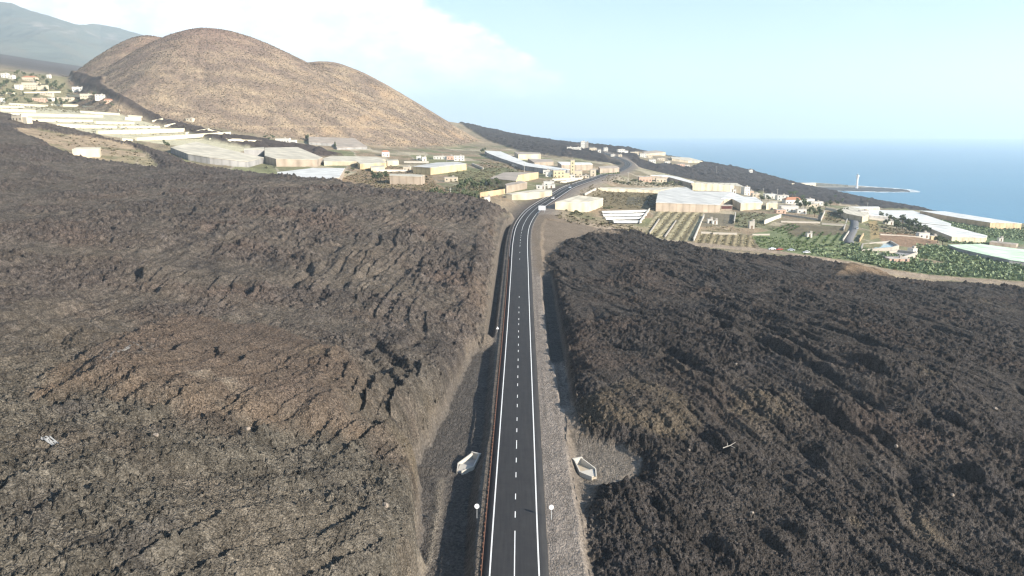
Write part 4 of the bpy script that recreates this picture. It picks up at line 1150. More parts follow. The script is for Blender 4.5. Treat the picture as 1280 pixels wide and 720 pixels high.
TERR = [((0, 139), (44, 140.6), 3.0, 'uppermost pale terrace wall at the left edge below the houses'), ((12, 144.6), (128, 146.8), 3.2, 'longest upper terrace wall, running from the left edge'),
        ((156, 150), (176, 151), 4.4, 'short tall terrace block nearest the dark lava stream'), ((33, 152), (115, 152.4), 2.6, 'pale terrace wall ending near the small lava hut'), ((119, 154.6), (167, 155.4), 2.8, 'pale terrace wall below the tall terrace block'),
        ((70, 160), (145, 160.2), 2.6, 'middle terrace wall starting at the dark lava finger'), ((150, 159.8), (199, 160.2), 2.6, 'middle terrace wall right of a gap'), ((122, 167.4), (230, 166.4), 3.6, 'long bright terrace wall above the lava finger'),
        ((152, 176), (165, 176.4), 2.2, 'short low terrace wall touching the lava finger'), ((170, 175.6), (288, 171.6), 3.0, 'lowest long terrace wall above the broad white roof'), ((190, 152.6), (204, 154), 2.0, 'small terrace wall beside the stream bed'), ((205, 158.6), (219, 159.6), 2.2, 'small terrace wall at the end of the middle terraces'),
        ((260, 168.4), (298, 173), 2.2, 'faint terrace wall near the cone foot'), ((285, 180.6), (326, 182), 2.0, 'thin terrace wall above the brightest roof')]
for a, b, h, lab in TERR:
    wall(lab, a, b, h * .75, 2.0, M_TERRACE, 'terrace wall', 'terrace_wall')
WALLS = [((812, 263), (799.5, 279.6), 1.8, 'slanting concrete wall at the right end of the four tunnels'), ((880, 271), (867, 302), 2.0, 'long concrete wall dividing the dry plots'), ((919.5, 269), (917.5, 280), 2.4, 'short wall at the right of the posts below the large greenhouse'),
         ((876, 292), (889, 292.3), 1.2, 'short pale wall heading the little striped plot'), ((891, 293), (921, 293.6), 1.2, 'pale wall along the top of the striped plot'), ((940, 294.4), (962, 294.2), 1.0, 'low pale wall at the head of the green plot'),
         ((955, 280.5), (976, 272.4), 3.4, 'sunlit wall rising to a corner above the green rows'), ((977, 269), (1022, 275.6), 1.4, 'pale wall running right from the sunlit corner'), ((1026, 277), (1031, 266), 2.4, 'short steep wall beside the olive plot'),
         ((976, 278), (1025, 279.4), 1.2, 'low wall along the back of the brown ploughed strip'), ((1027, 280.6), (1055, 283), 1.4, 'low wall under the olive plot'), ((1054.5, 289), (1060, 273), 1.8, 'curved road parapet seen as a wall left of the side road'),
         ((1053.5, 302), (1061, 291), 1.6, 'pale wall on the left of the side road, lower part'), ((1074, 303), (1079, 294.6), 2.0, 'pale wall between side road and water tank'), ((831, 297), (845, 277), .8, 'low pale divider across the dry plots'), ((812, 292), (824, 275), .6, 'low faint divider at the left of the dry plots'),
         ((600, 248), (631, 242.4), 4.0, 'tan wall slanting towards the road behind the lava'), ((1258, 309), (1280, 311.5), 1.2, 'pale wall at the right edge above the green roof'), ((1100, 294), (1152, 297.4), 1.0, 'straight pale wall above the reddish bare plot'), ((745, 241), (731, 246.6), 2.0, 'low wall in the dry field right of the road')]
for a, b, h, lab in WALLS:
    wall(lab, a, b, h * .8, .45, (M_CONC if h < 1.5 else M_CONC_WHITE) if 'tan' not in lab else M_WALL_TERR, 'wall', 'field_wall')

MORE = [((2, 117), (20, 118), 2.0, 'short garden wall at the left edge of the hamlet'), ((27, 116.5), (76, 115.8), 1.6, 'long garden wall under the big cream house'), ((12, 131), (60, 133), 1.8, 'pale wall above the uppermost terraces, left part'), ((64, 131.6), (98, 132.4), 1.6, 'pale wall above the uppermost terraces, middle part'),
        ((104, 134), (150, 139), 1.8, 'pale sloping wall at the right below the hamlet palms'), ((84, 119.6), (108, 120), 1.6, 'pale wall in the middle of the hamlet slope'), ((0, 134.6), (30, 135.2), 2.0, 'low pale wall just above the uppermost terrace'), ((100, 140.6), (150, 144), 2.0, 'pale terrace wall curving towards the dark stream'),
        ((160, 146), (178, 147.4), 2.0, 'small upper terrace wall beside the dark stream'), ((232, 168.4), (262, 167.6), 2.2, 'pale terrace wall above the broad white roof, right part'), ((262, 176.4), (302, 180), 1.8, 'thin pale wall between broad white roof and cone'),
        ((505, 203.6), (536, 203.8), 1.8, 'pale wall left of the sunlit yellow wall'), ((590, 206), (604, 212), 1.8, 'pale wall at the edge of the rubble ground'), ((470, 214.6), (508, 214.4), 1.6, 'pale wall above the beige closed greenhouse'), ((690, 226), (728, 225), 1.8, 'pale wall above the road embankment'),
        ((640, 208), (676, 213), 2.0, 'pale wall below the snaking white roof'), ((700, 229.4), (722, 227.6), 1.6, 'pale wall beside the far road curve'), ((846, 242.2), (868, 243), 2.0, 'pale wall behind the large grey roof'), ((1032, 262), (1046, 264.6), 1.8, 'pale wall left of the coastal roofs'), ((1086, 274), (1108, 276.4), 1.6, 'pale wall above the dark clump of trees')]
for a, b, h, lab in MORE:
    wall(lab, a, b, h, .9, M_TERRACE if a[0] < 400 else M_CONC_WHITE, 'wall', 'garden_wall')

# water tanks
def tank(label, rim_px, h, water, mw):
    pts = [hit(a, b, h) for a, b in rim_px]; bx = float(np.mean([p[0] for p in pts])); by = float(np.mean([p[1] for p in pts])); bz = gz(bx, by)
    t = thing('water_tank', label, 'water tank', (bx, by, bz)); poly = [(p[0] - bx, p[1] - by) for p in pts]; top = h + .2
    n = len(poly); w = MB()
    for i in range(n):
        w.wallbar(poly[i], poly[(i + 1) % n], -4, -4, top, top, .9)
    w.build('rim_wall', M_CONC, t)
    MB().prism([(q[0] * .985, q[1] * .985) for q in poly], -2.0, top - 1.4).build('water_surface' if water else 'lining', mw, t)
tank('open concrete water tank holding pale blue water beside the side road', [(1079, 302), (1113, 301.2), (1123, 309), (1114, 311), (1076, 311)], 1.5, True, M_WATER)
tank('empty grey lined water tank below the blue one', [(1094, 315.5), (1122, 312.4), (1146, 318), (1128, 323.5), (1108, 321)], 1.5, False, M_WALL_GREY)

# ------------------------------------------------------------------ houses
def house(label, px, py, w, d, h, wm, rm=M_FLAT, rz=0.0, pitched=False, group=None, wing=False, at=None):
    x, y, z = at or on_ground(px, py)
    t = thing('house', label, 'house', (x, y, z), rz, group)
    m = MB().box(-w / 2, w / 2, -d / 2, d / 2, -2.5, h)
    if wing:
        m.box(w / 2 + .003, w / 2 + w * .45, -d / 2 + .4, d / 2 - .6, -2.5, h * .62)
    wl = m.build('wall', wm, t)
    if pitched:
        e = .35
        r = MB().add([(-w / 2 - e, -d / 2 - e, h + .003), (w / 2 + e, -d / 2 - e, h + .003), (w / 2 + e, d / 2 + e, h + .003), (-w / 2 - e, d / 2 + e, h + .003), (-w / 2 + w * .2, 0, h + d * .26), (w / 2 - w * .2, 0, h + d * .26)],
                    [(0, 1, 5, 4), (1, 2, 5), (2, 3, 4, 5), (3, 0, 4), (3, 2, 1, 0)])
        r.build('roof', M_TILE if rm is M_FLAT else rm, t)
    else:
        r = MB().box(-w / 2 - .15, w / 2 + .15, -d / 2 - .15, d / 2 + .15, h + .003, h + .18)
        if wing:
            r.box(w / 2 + .16, w / 2 + w * .45 + .12, -d / 2 + .3, d / 2 - .5, h * .62 + .003, h * .62 + .15)
        rf = r.build('roof', rm, t)
        MB().box(w * .1, w * .1 + 1.6, -.8, .8, h + .18, h + 1.5).build('water_tank', M_CONC, rf)
    k = max(1, int(w / 3.2)); st = max(1, int(h / 2.9))
    for j in range(st):
        for i in range(k):
            cx = -w / 2 + (i + .5) * w / k; cz = j * 2.9 + 1.5
            if j == 0 and i == k // 2:
                MB().box(cx - .5, cx + .5, -d / 2 - .03, -d / 2 + .05, 0.05, 2.15).build('door', M_WOOD, t)
            else:
                MB().box(cx - .6, cx + .6, -d / 2 - .03, -d / 2 + .05, cz - .55, cz + .65).build('window', M_GLASS, t)
    return t

H = [
    # left hillside
    ('large cream house with terrace, biggest in the hillside hamlet', 40, 111, 22, 12, 8.5, M_CREAM, M_FLAT, .15, False, None, True),
    ('white two storey house at the top left of the hamlet', 7, 97, 9, 8, 6, M_WHITE, M_FLAT, .1),
    ('white house next to the top left one in the hamlet', 15, 98.5, 8, 7, 5, M_WHITE, M_FLAT, -.1),
    ('long cream house above the big terrace house', 38, 101, 20, 9, 5, M_CREAM, M_TILE, .05, True),
    ('small white house at the lower left of the big cream house', 24, 111.5, 9, 7, 6, M_WHITE, M_FLAT, .2),
    ('white house with stepped roof on the slope right of the hamlet', 96, 113.5, 11, 8, 5.5, M_WHITE, M_FLAT, .3, False, None, True),
    ('tiny white house above the stepped roof one', 102, 112.6, 6, 6, 4, M_WHITE, M_FLAT, .1),
    ('long low cream house above the terraces, under the palms', 81, 126, 24, 9, 4.5, M_CREAM, M_FLAT, .05),
    ('pink walled low house left of the long cream one', 50, 126.5, 16, 9, 4, M_PINKR, M_FLAT, .1),
    ('long cream garden building in the middle of the hamlet', 55, 118.8, 26, 5, 2.6, M_CREAM, M_FLAT, .08),
    ('cream house at the right end of the hamlet', 109, 122, 16, 9, 5, M_CREAM, M_FLAT, .2),
    ('white gabled house at the right end of the hamlet', 126, 124, 12, 8, 6, M_WHITE, M_FLAT, .25, False, None, True),
    ('brown roofed hut below the white end house', 136, 127.8, 10, 6, 3, M_PINKR, M_TILE, .3, True),
    ('small white house cut by the left edge of the picture', 0, 127.5, 9, 7, 4.5, M_WHITE),
    ('little white house beside the round green tree', 64, 126, 7, 6, 4, M_WHITE),
    ('white box house alone near the skyline of the hamlet', 61.5, 97.5, 5, 5, 5, M_WHITE),
    ('cream ruin standing on the lava finger at left', 26, 156.8, 10, 7, 4.5, M_CREAM, M_FLAT, -.2, False, None, True),
    ('white farmhouse alone at the foot of the cone', 354, 178.4, 17, 8, 5, M_WHITE, M_FLAT, 0, False, None, True),
    ('pale shed at the left foot of the cone beside the stream', 238, 151, 9, 6, 3, M_CREAM, M_FLAT, -.1),
    # below the cone
    ('white domed hut below the cone, right of the beige net house', 482, 195.5, 9, 7, 5, M_WHITE, M_TILE, .2, True),
    ('small white house, left of a close pair below the cone', 523.5, 200, 5, 5, 4.5, M_WHITE), ('small white house, right of a close pair below the cone', 530, 201, 5, 5, 4.5, M_WHITE, M_FLAT, .3),
    ('long white wall house below the cone', 551, 199, 17, 7, 3.5, M_WHITE), ('white flat house near the foot of the cone, beside a pink shed', 574, 201, 12, 7, 6, M_WHITE, M_FLAT, .1),
    ('pink shed beside the white flat house', 563, 199.5, 8, 6, 4, M_PINKR), ('small cream house among scrub below the yellow wall', 509, 214, 7, 6, 4, M_CREAM),
    ('low white shed among olive scrub before the yellow wall', 564, 227, 11, 5, 3.5, M_CREAM),
    ('white cabin just behind the lava edge', 609, 254, 3.6, 3, 3.8, M_WHITE, M_FLAT, .1), ('tiny white hut left of the cabin at the lava edge', 598.5, 254.5, 2.2, 2, 1.6, M_WHITE),
    # by the road
    ('white long shed beside the road embankment', 686, 233, 9, 5, 4, M_WHITE, M_ROOF_WHITE), ('low white shed below the long shed', 676, 236.4, 7, 5, 2.8, M_WHITE, M_ROOF_WHITE), ('low white shed right of a gap, near the embankment', 689, 236.6, 6, 4, 2.8, M_WHITE, M_ROOF_WHITE),
    ('yellow packing house left of the tower', 698, 222, 11, 8, 7, M_YEL, M_FLAT, .1, False, None, True), ('white house left of the yellow packing house', 687, 221, 8, 6, 5, M_WHITE), ('white house further left, below the snaking roof', 683, 217.5, 7, 6, 4, M_WHITE),
    ('cream house right of the tower', 722, 219.5, 9, 7, 5, M_CREAM), ('cream house near the green field', 741, 221, 6, 7, 7, M_CREAM), ('low white house under the tower', 712, 222.6, 10, 6, 3, M_WHITE), ('low cream yard house by the embankment', 730, 222.6, 10, 5, 2.6, M_CREAM),
    ('white house at the left of the village beneath the ridge', 712, 188.2, 9, 7, 4, M_WHITE), ('tall white house with a slim twin on the ridge road', 728.5, 187.6, 8, 8, 13, M_WHITE), ('slim grey house right of the tall white one', 733.5, 187.6, 5, 6, 12, M_CONC),
    ('long white house below the tall pair on the ridge', 721, 189.4, 14, 7, 4, M_WHITE), ('cream house right of the tall pair on the ridge', 741, 190.4, 12, 8, 5, M_CREAM), ('white hut just above the ridge road', 749, 192.6, 5, 5, 4, M_WHITE),
    ('white house across the ridge road', 757, 190, 8, 7, 6, M_WHITE), ('small white house above the far road bend', 766, 195, 7, 6, 3.5, M_WHITE), ('wide white house on the dark slope, right of the road', 776, 192.4, 14, 9, 7, M_WHITE, M_FLAT, .1, False, None, True),
    ('pale house below the wide white house', 775, 196.6, 6, 6, 3.5, M_CREAM), ('white bright house in the ridge village centre', 803.5, 196.6, 12, 9, 7, M_WHITE), ('long cream house left of the bright village house', 793, 194, 16, 7, 4, M_CREAM),
    ('white house at the lower edge of the ridge village', 815, 203.6, 11, 8, 5, M_WHITE), ('cream house in the ridge village, right of centre', 812, 197.6, 9, 8, 4, M_CREAM), ('pale house in the ridge village, farther right', 826, 200.5, 14, 8, 4, M_CREAM),
    ('white house at the right of the ridge village', 834, 204.6, 9, 7, 4, M_WHITE), ('pink long house at the right foot of the ridge village', 850, 207.4, 15, 6, 3, M_PINKR), ('white hut at the right end of the ridge village', 859, 208.6, 8, 6, 3, M_WHITE),
    ('grey house at the sea side of the ridge village', 846, 199, 9, 7, 4, M_CONC), ('white far house on the dark slope towards the sea', 938, 217.4, 7, 6, 5, M_WHITE),
    ('pink house by the road embankment, near the thin white roof', 806, 226.6, 14, 8, 5, M_PINKR), ('pale house behind the dark shrubs under the embankment', 826, 227.4, 12, 7, 4, M_CREAM),
    # right
    ('tall white house at the right end of the long cream wall', 931.5, 243.6, 7, 7, 9, M_WHITE, M_FLAT, .3), ('white hut left of the tall white house', 917.5, 241.6, 4, 4, 4, M_WHITE), ('cream house right of the tall white house', 937, 243.6, 7, 7, 4.5, M_PINKR),
    ('pale green house behind the stepping white wing', 944, 246.4, 8, 7, 4, M_CREAM), ('white roofed house among trees, behind the two poles', 962, 247.6, 13, 8, 4.5, M_WHITE, M_ROOF_WHITE), ('white house right of the tall pole', 977, 251, 12, 8, 6, M_WHITE),
    ('pink roofed farmhouse in front of the palms', 990, 255, 18, 9, 4.5, M_WHITE, M_TILE, .1, True), ('white house at the dark slope foot, right of the palms', 1010, 254, 12, 8, 5, M_WHITE, M_FLAT, .1), ('white long house farther right at the dark slope foot', 1020, 256, 14, 7, 4, M_WHITE),
    ('cream house below the white long one', 1014, 258.6, 12, 6, 3, M_CREAM), ('big white barn above the sunlit corner wall', 985, 264.6, 15, 8, 5, M_WHITE), ('white shed right of the barn', 1001, 267, 8, 5, 3.5, M_WHITE), ('pink low house left of the barn', 975, 266.6, 8, 6, 3, M_PINKR),
    ('small white hut in the dry plots, left of a pair', 887, 279.2, 3.4, 3, 3, M_WHITE), ('small white hut in the dry plots, right of a pair', 893, 280.2, 3.6, 3, 2.4, M_WHITE), ('narrow concrete hut by the olive green plot', 939, 285.6, 3.6, 3, 5, M_CONC_WHITE), ('white hut in the middle of the green rows', 1011, 296.4, 3.4, 3, 2.6, M_WHITE),
    ('low white house left of the coastal roofs', 1079, 271.6, 8, 6, 6, M_WHITE), ('white hut among the dark trees by the coast', 1110, 280.6, 7, 5, 3, M_WHITE), ('white double house beside the reddish plot', 1153, 297.4, 8, 5, 4, M_WHITE), ('yellow hut right of the white double house', 1166, 299.8, 5, 4, 3, M_YEL),
    ('white hut above the banana field', 1140, 317.4, 4.2, 4, 3.6, M_WHITE, M_FLAT, .5), ('pink flat shed at the corner of the empty tank', 1121, 327.4, 12, 6, 2.4, M_PINKR), ('tiny white pump house in the far green plots', 1213, 277.4, 5, 4, 3.4, M_WHITE), ('tiny white hut above the pink strip', 1250, 301.4, 3.4, 3, 2.6, M_WHITE),
]
for a in H:
    house(*a)
# yellow tower by the packing house
x, y, z = on_ground(715.5, 219.6); t = thing('tower', 'slim yellow tower rising beside the packing house', 'tower', (x, y, z))
MB().box(-2, 2, -2, 2, -2, 15.5).build('shaft', M_YEL, t); MB().box(-2.2, 2.2, -2.2, 2.2, 15.503, 16.1).build('roof', M_FLAT, t)
for k in range(4):
    MB().box(-.5, .5, -2.04, -1.96, 2 + 3.4 * k, 3.3 + 3.4 * k).build('window', M_GLASS, t)

# poles
POLES = [(785, 231, 13, 'pale utility pole below the road embankment'), (891, 240, 11, 'utility pole before the long cream wall'), (953.5, 248, 11, 'utility pole left of a taller one before the dark slope'), (971, 251.5, 13, 'tallest utility pole before the dark slope'),
         (655.5, 216.5, 10, 'pale pole behind the pink roofed greenhouse'), (558.5, 207, 10, 'pink pole beside the sunlit yellow wall'), (1084, 262.5, 9, 'lone pole on the coastal roofs'), (352, 208, 7, 'white post before the brightest cream roof'), (563, 251, 8, 'pale bare post in the dark scrub by the lava edge'), (895.5, 218.5, 11, 'faint pole on the far dark slope')]
for px, py, h, lab in POLES:
    x, y, z = on_ground(px, py); t = thing('utility_pole', lab, 'utility pole', (x, y, z))
    MB().tube((0, 0, -1), (0, 0, h), .22, .15).build('post', M_CONC_WHITE, t); MB().box(-.9, .9, -.08, .08, h - 1.0, h - .75).build('crossarm', M_GALV, t)

# ------------------------------------------------------------------ trees
def leaf_cloud(n, rx, rz, cz, size, seed, flat=.5, lobes=6):
    g = np.random.default_rng(seed); m = MB()
    cs = [(g.normal(0, rx * .42), g.normal(0, rx * .42), cz + g.normal(0, rz * .35), rx * g.uniform(.35, .6)) for _ in range(lobes)]
    for k in range(n):
        c = cs[k % lobes]; d = g.normal(size=3); d /= np.linalg.norm(d); r = c[3] * g.uniform(.55, 1.05)
        p = np.array([c[0] + d[0] * r, c[1] + d[1] * r, c[2] + d[2] * r * rz / rx])
        a = g.normal(size=3); a /= np.linalg.norm(a); b = np.cross(a, d + g.normal(size=3) * .5); b /= np.linalg.norm(b) + 1e-6
        s = size * g.uniform(.6, 1.3)
        m.add([p - a * s * .5, p + b * s * .32, p + a * s * .5, p - b * s * .32], [(0, 1, 2, 3)])
    return m

def tree_proto(kind):
    if kind == 'palm':
        t = thing('palm_tree', '', 'palm tree')
        MB().tube((0, 0, -.8), (.25, 0, 6.5), .28, .2, 8).build('trunk', M_BARK, t)
        m = MB(); g = np.random.default_rng(5)
        for k in range(22):
            a = k * 2.4; el = g.uniform(-.3, .9); Lh = g.uniform(2.3, 3.1)
            prev = None
            for s in range(6):
                f = s / 5; r = Lh * f * math.cos(el * (1 - f * .3)); zz = 6.6 + Lh * f * math.sin(el) - 1.6 * f * f
                c = Vector((.25 + r * math.cos(a), r * math.sin(a), zz)); wd = .32 * (1 - f) + .1
                n = Vector((-math.sin(a), math.cos(a), 0)) * wd
                cur = (c + n - Vector((0, 0, wd * .5)), c, c - n - Vector((0, 0, wd * .5)))
                if prev:
                    m.add([prev[0], prev[1], cur[1], cur[0]], [(0, 1, 2, 3)]); m.add([prev[1], prev[2], cur[2], cur[1]], [(0, 1, 2, 3)])
                prev = cur
        m.build('crown', M_PALM, t)
    elif kind == 'round':
        t = thing('tree', '', 'tree')
        tr = MB().tube((0, 0, -.8), (0, 0, 2.4), .28, .16)
        for k in range(5):
            a = k * 1.26; tr.tube((0, 0, 1.7), (1.1 * math.cos(a), 1.1 * math.sin(a), 3.4), .12, .05, 6)
        tr.build('trunk', M_BARK, t); leaf_cloud(420, 2.3, 1.9, 3.8, .75, 21).build('crown', M_LEAF, t)
    elif kind == 'conical':
        t = thing('tree', '', 'tree')
        MB().tube((0, 0, -.8), (0, 0, 5.5), .25, .06).build('trunk', M_BARK, t)
        m = MB(); g = np.random.default_rng(9)
        for k in range(380):
            f = g.uniform(0, 1) ** .8; r = (1.9 * (1 - f) + .15) * g.uniform(.5, 1.05); a = g.uniform(0, 6.28); p = np.array([r * math.cos(a), r * math.sin(a), 1.1 + f * 5.4])
            d = g.normal(size=3); d /= np.linalg.norm(d); b = np.cross(d, g.normal(size=3)); b /= np.linalg.norm(b); s = .55 * g.uniform(.6, 1.3)
            m.add([p - d * s, p + b * s * .5, p + d * s, p - b * s * .5], [(0, 1, 2, 3)])
        m.build('crown', M_LEAF, t)
    else:
        t = thing('shrub', '', 'shrub')
        tr = MB()
        for k in range(4):
            a = k * 1.6; tr.tube((0, 0, -.5), (.7 * math.cos(a), .7 * math.sin(a), 1.3), .09, .04, 5)
        tr.build('stem', M_BARK, t); leaf_cloud(260, 1.7, 1.1, 1.3, .6, 33, lobes=5).build('foliage', M_LEAF2, t)
    return t
PROTO = {}
def plant(kind, px, py, s, label, group, rz=None):
    x, y, z = on_ground(px, py)
    rz = random.uniform(0, 6.28) if rz is None else rz
    sc = (s * random.uniform(.9, 1.15), s * random.uniform(.9, 1.15), s * random.uniform(.9, 1.15))
    if kind not in PROTO:
        t = tree_proto(kind); PROTO[kind] = t
        t.location = (x, y, z); t.rotation_euler = (0, 0, rz); t.scale = sc; t['label'] = label; t['group'] = group
        return t
    return dup(PROTO[kind], (x, y, z), rz, label, group, sc)
for (px, py, s) in [(8, 108, 1.9), (3, 112, 1.8), (14, 119, 1.7), (6, 121, 1.7), (22, 104, 1.6), (46, 104, 1.3), (52, 114, 1.7), (58, 116, 1.5), (64, 112, 1.9), (70, 112, 1.7), (76, 114, 1.5), (60, 108, 1.6), (54, 100, 1.3), (18, 124, 1.4), (36, 131, 1.5), (30, 95, 1.2), (22, 95, 1.5), (40, 97, 1.2), (69, 106, 1.3), (79, 110, 1.3)]:
    plant('round', px, py, s, 'bushy dark green tree among the houses of the hillside hamlet', 'trees in the hillside hamlet')
plant('round', 78, 134, 1.9, 'fresh green round tree beside the long cream hamlet house', 'green tree pair'); plant('conical', 71, 132, 1.5, 'dark pointed tree left of the fresh green round tree', 'dark pointed trees')
for (px, py, s) in [(88, 118, 1.2), (92, 122, 1.1), (46, 122, 1.2), (30, 121, 1.2), (8, 129, 1.3), (20, 129, 1.2), (100, 126, 1.1), (62, 129, 1.1), (84, 130, 1.2), (96, 129, 1.0), (132, 131, 1.0), (140, 134, 1.0), (112, 118, .9), (118, 120, .9), (44, 116, 1.1)]:
    plant('round', px, py, s, 'olive green tree on the slope between hamlet walls and terraces', 'trees on the hamlet slope')
for (px, py, s) in [(104, 130, 1.1), (114, 130, 1.2), (117, 128, 1.0)]:
    plant('palm', px, py, s, 'palm tree below the right end of the hillside hamlet', 'palms below the hamlet')
for (px, py, s) in [(209, 185, 1.0), (206, 182, .8)]:
    plant('round', px, py, s, 'small dark tree before the broad white roof on the left terraces', 'trees before the white roof')
for (px, py, s) in [(313, 205, 1.0), (333, 211, .9), (343, 210, .8), (392, 222, .9), (398, 223, 1.1), (424, 217, 1.0), (434, 218, 1.2), (441, 213, 1.3), (448, 209, 1.3), (455, 211, 1.0)]:
    plant('shrub', px, py, s, 'grey green shrub beside the cream roofs at the lava edge', 'shrubs by the cream roofs')
for (px, py, s) in [(470, 226, 1.2), (476, 227, 1.4), (483, 225, 1.2), (466, 221, .9)]:
    plant('round', px, py, s, 'dark tree in the dry scrub left of the beige closed greenhouse', 'trees in the dry scrub')
for (px, py, s) in [(336, 176, .9), (341, 174, .9), (332, 173, .8)]:
    plant('round', px, py, s, 'dark tree left of the lone white farmhouse at the cone', 'trees by the farmhouse')
plant('round', 384, 176, 1.4, 'dark tree at the left end of the beige net greenhouse', 'tree at the net greenhouse'); plant('conical', 419, 185, 1.0, 'small pointed tree in front of the beige net greenhouse', 'pointed tree')
plant('round', 604, 192, 1.3, 'round dark tree at the upper end of the snaking white roof', 'tree at the snaking roof')
for (px, py, s) in [(540, 249, 1.2), (548, 250, 1.1), (556, 250, 1.0), (570, 252, 1.1), (578, 252, 1.2), (586, 253, 1.1), (594, 251, 1.0), (575, 240, 1.3), (583, 238, 1.4), (592, 238, 1.2), (602, 236, 1.3), (612, 236, 1.3), (622, 235, 1.2)]:
    plant('round', px, py, s, 'dark bushy tree in the green hollow behind the left lava edge', 'trees in the green hollow')
for (px, py, s) in [(717, 268, .9), (721, 268, 1.1), (727, 270, .8), (714, 270, .7), (735, 272, .6), (757, 262, 1.0), (763, 262, 1.0), (708, 266, .7), (742, 275, .6), (752, 281, .6)]:
    plant('shrub', px, py, s, 'dusty shrub in front of the cream greenhouse at the bend', 'shrubs by the bend')
for (px, py, s) in [(793, 228, 1.4), (800, 229, 1.2), (770, 230, 1.3), (778, 231, 1.3), (786, 231.5, 1.2), (808, 231, 1.3), (816, 232, 1.6), (824, 233, 1.6), (832, 232, 1.9), (838, 231, 1.9), (843, 233, 1.5), (850, 231, 1.6), (856, 232, 1.4)]:
    plant('shrub', px, py, s * 1.15, 'dark shrub in the hedge between road embankment and large greenhouse', 'hedge shrubs below the embankment')
for (px, py, s) in [(990, 252, 1.5), (994, 250, 1.7), (1002, 254, 1.3), (1084, 258, 1.1), (986, 247.5, 1.0), (1043, 256, 1.0)]:
    plant('palm', px, py, s, 'palm tree near the pink roofed farmhouse by the dark slope', 'palms by the farmhouse')
for (px, py, s) in [(1006, 263, 1.8), (1000, 262, 1.4), (1012, 268, 1.2), (1018, 271, 1.3), (1024, 270, 1.5), (996, 258, 1.3), (952, 252, 1.2), (960, 252, 1.1), (1038, 258, 1.2), (1046, 257, 1.1), (1052, 256.5, 1.2), (1032, 260, 1.0), (1056, 268, 1.2), (1050, 272, 1.4)]:
    plant('round', px, py, s, 'green tree among the farm buildings below the dark slope', 'trees among the right farm buildings')
for (px, py, s) in [(1101, 273, 1.2), (1112, 277, 1.2), (1120, 282, 1.2), (1128, 280, 1.6), (1134, 284, 1.5), (1140, 287, 1.5), (1147, 289, 1.5), (1128, 288, 1.3), (1120, 288, 1.2), (1136, 292, 1.2), (1148, 293, 1.3), (1158, 291, 1.2), (1143, 294, 1.1), (1155, 295, 1.1), (1172, 304, 1.1), (1178, 307, 1.1), (1108, 281, 1.0)]:
    plant('round', px, py, s, 'dark tree in the clump before the dazzling coastal roofs', 'trees before the coastal roofs')
plant('palm', 922, 279, .8, 'squat palm beside the dark shade under the stepping wing', 'palm by the wing')
plant('round', 921, 281, .7, 'dark round bush at the foot of the squat palm', 'bush by the wing')

# ------------------------------------------------------------------ low growth nobody could count
def scatter(name, xy, size, hgt, nleaf, material, seed, alb=None):
    g = np.random.default_rng(seed); xy = np.asarray(xy); n = len(xy)
    z = np.concatenate([land(xy[i:i + 20000, 0], xy[i:i + 20000, 1])[0] for i in range(0, n, 20000)])
    s = size * g.uniform(.6, 1.4, n)
    V = []; 
    c = np.column_stack([xy, z])
    for k in range(nleaf):
        a = g.uniform(0, 2 * math.pi, n); el = g.uniform(.2, 1.2, n)
        d = np.column_stack([np.cos(a) * np.cos(el), np.sin(a) * np.cos(el), np.sin(el)])
        side = np.column_stack([-np.sin(a), np.cos(a), np.zeros(n)])
        L = s[:, None] * np.array([1, 1, hgt])
        root = c + np.column_stack([np.cos(a) * s * .15, np.sin(a) * s * .15, np.zeros(n) - .1])
        mid = root + d * L * .6; tip = root + d * L + np.array([0, 0, -.15]) * s[:, None]
        w = s[:, None] * .32
        V.append(np.stack([root, mid + side * w, tip, mid - side * w], 1))
    V = np.concatenate(V).reshape(-1, 3); q = np.arange(len(V)).reshape(-1, 4)
    return mesh_np(name, V, q, material, smooth=False, kind='stuff')

def fill(poly_px, spacing, jitter, seed, keep=None, rows=None):
    poly = np.array(hits(poly_px)); g = np.random.default_rng(seed)
    lo, hi = poly.min(0), poly.max(0)
    if rows is None:
        xs, ys = np.meshgrid(np.arange(lo[0], hi[0], spacing), np.arange(lo[1], hi[1], spacing)); pts = np.column_stack([xs.ravel(), ys.ravel()])
    else:                                   # rows along a direction given by two points
        a, b = np.array(hits(rows[0])); d = (b - a) / np.linalg.norm(b - a); nrm = np.array([-d[1], d[0]])
        R_ = np.linalg.norm(hi - lo); c = (lo + hi) / 2
        us, vs = np.meshgrid(np.arange(-R_, R_, spacing), np.arange(-R_, R_, rows[1])); pts = c + us.ravel()[:, None] * d + vs.ravel()[:, None] * nrm
    pts = pts + g.normal(0, jitter, pts.shape)
    m = inside_dist(pts[:, 0], pts[:, 1], poly) > 0
    pts = pts[m]
    if keep is not None:
        pts = pts[g.uniform(size=len(pts)) < keep]
    return pts
ban = np.vstack([fill([(1062, 325), (1105, 316), (1170, 330), (1290, 338), (1290, 353), (1180, 345), (1110, 336)], 2.4, .6, 1), fill([(1145, 306), (1200, 310), (1290, 330), (1290, 340), (1200, 331), (1140, 321)], 3.0, .8, 2),
                 fill([(1172, 281), (1180, 272), (1240, 281), (1290, 287), (1290, 303), (1236, 298), (1192, 283)], 3.4, .9, 3, .8), fill([(1172, 301), (1240, 305), (1290, 311), (1240, 307), (1186, 304)], 3.0, .8, 4),
                 fill([(1000, 318), (1060, 326), (1110, 334), (1104, 318), (1064, 304), (1040, 305), (1020, 312)], 3.0, .9, 5, .6)])
scatter('banana_plants', ban, 1.9, 1.15, 7, M_BANANA, 401)
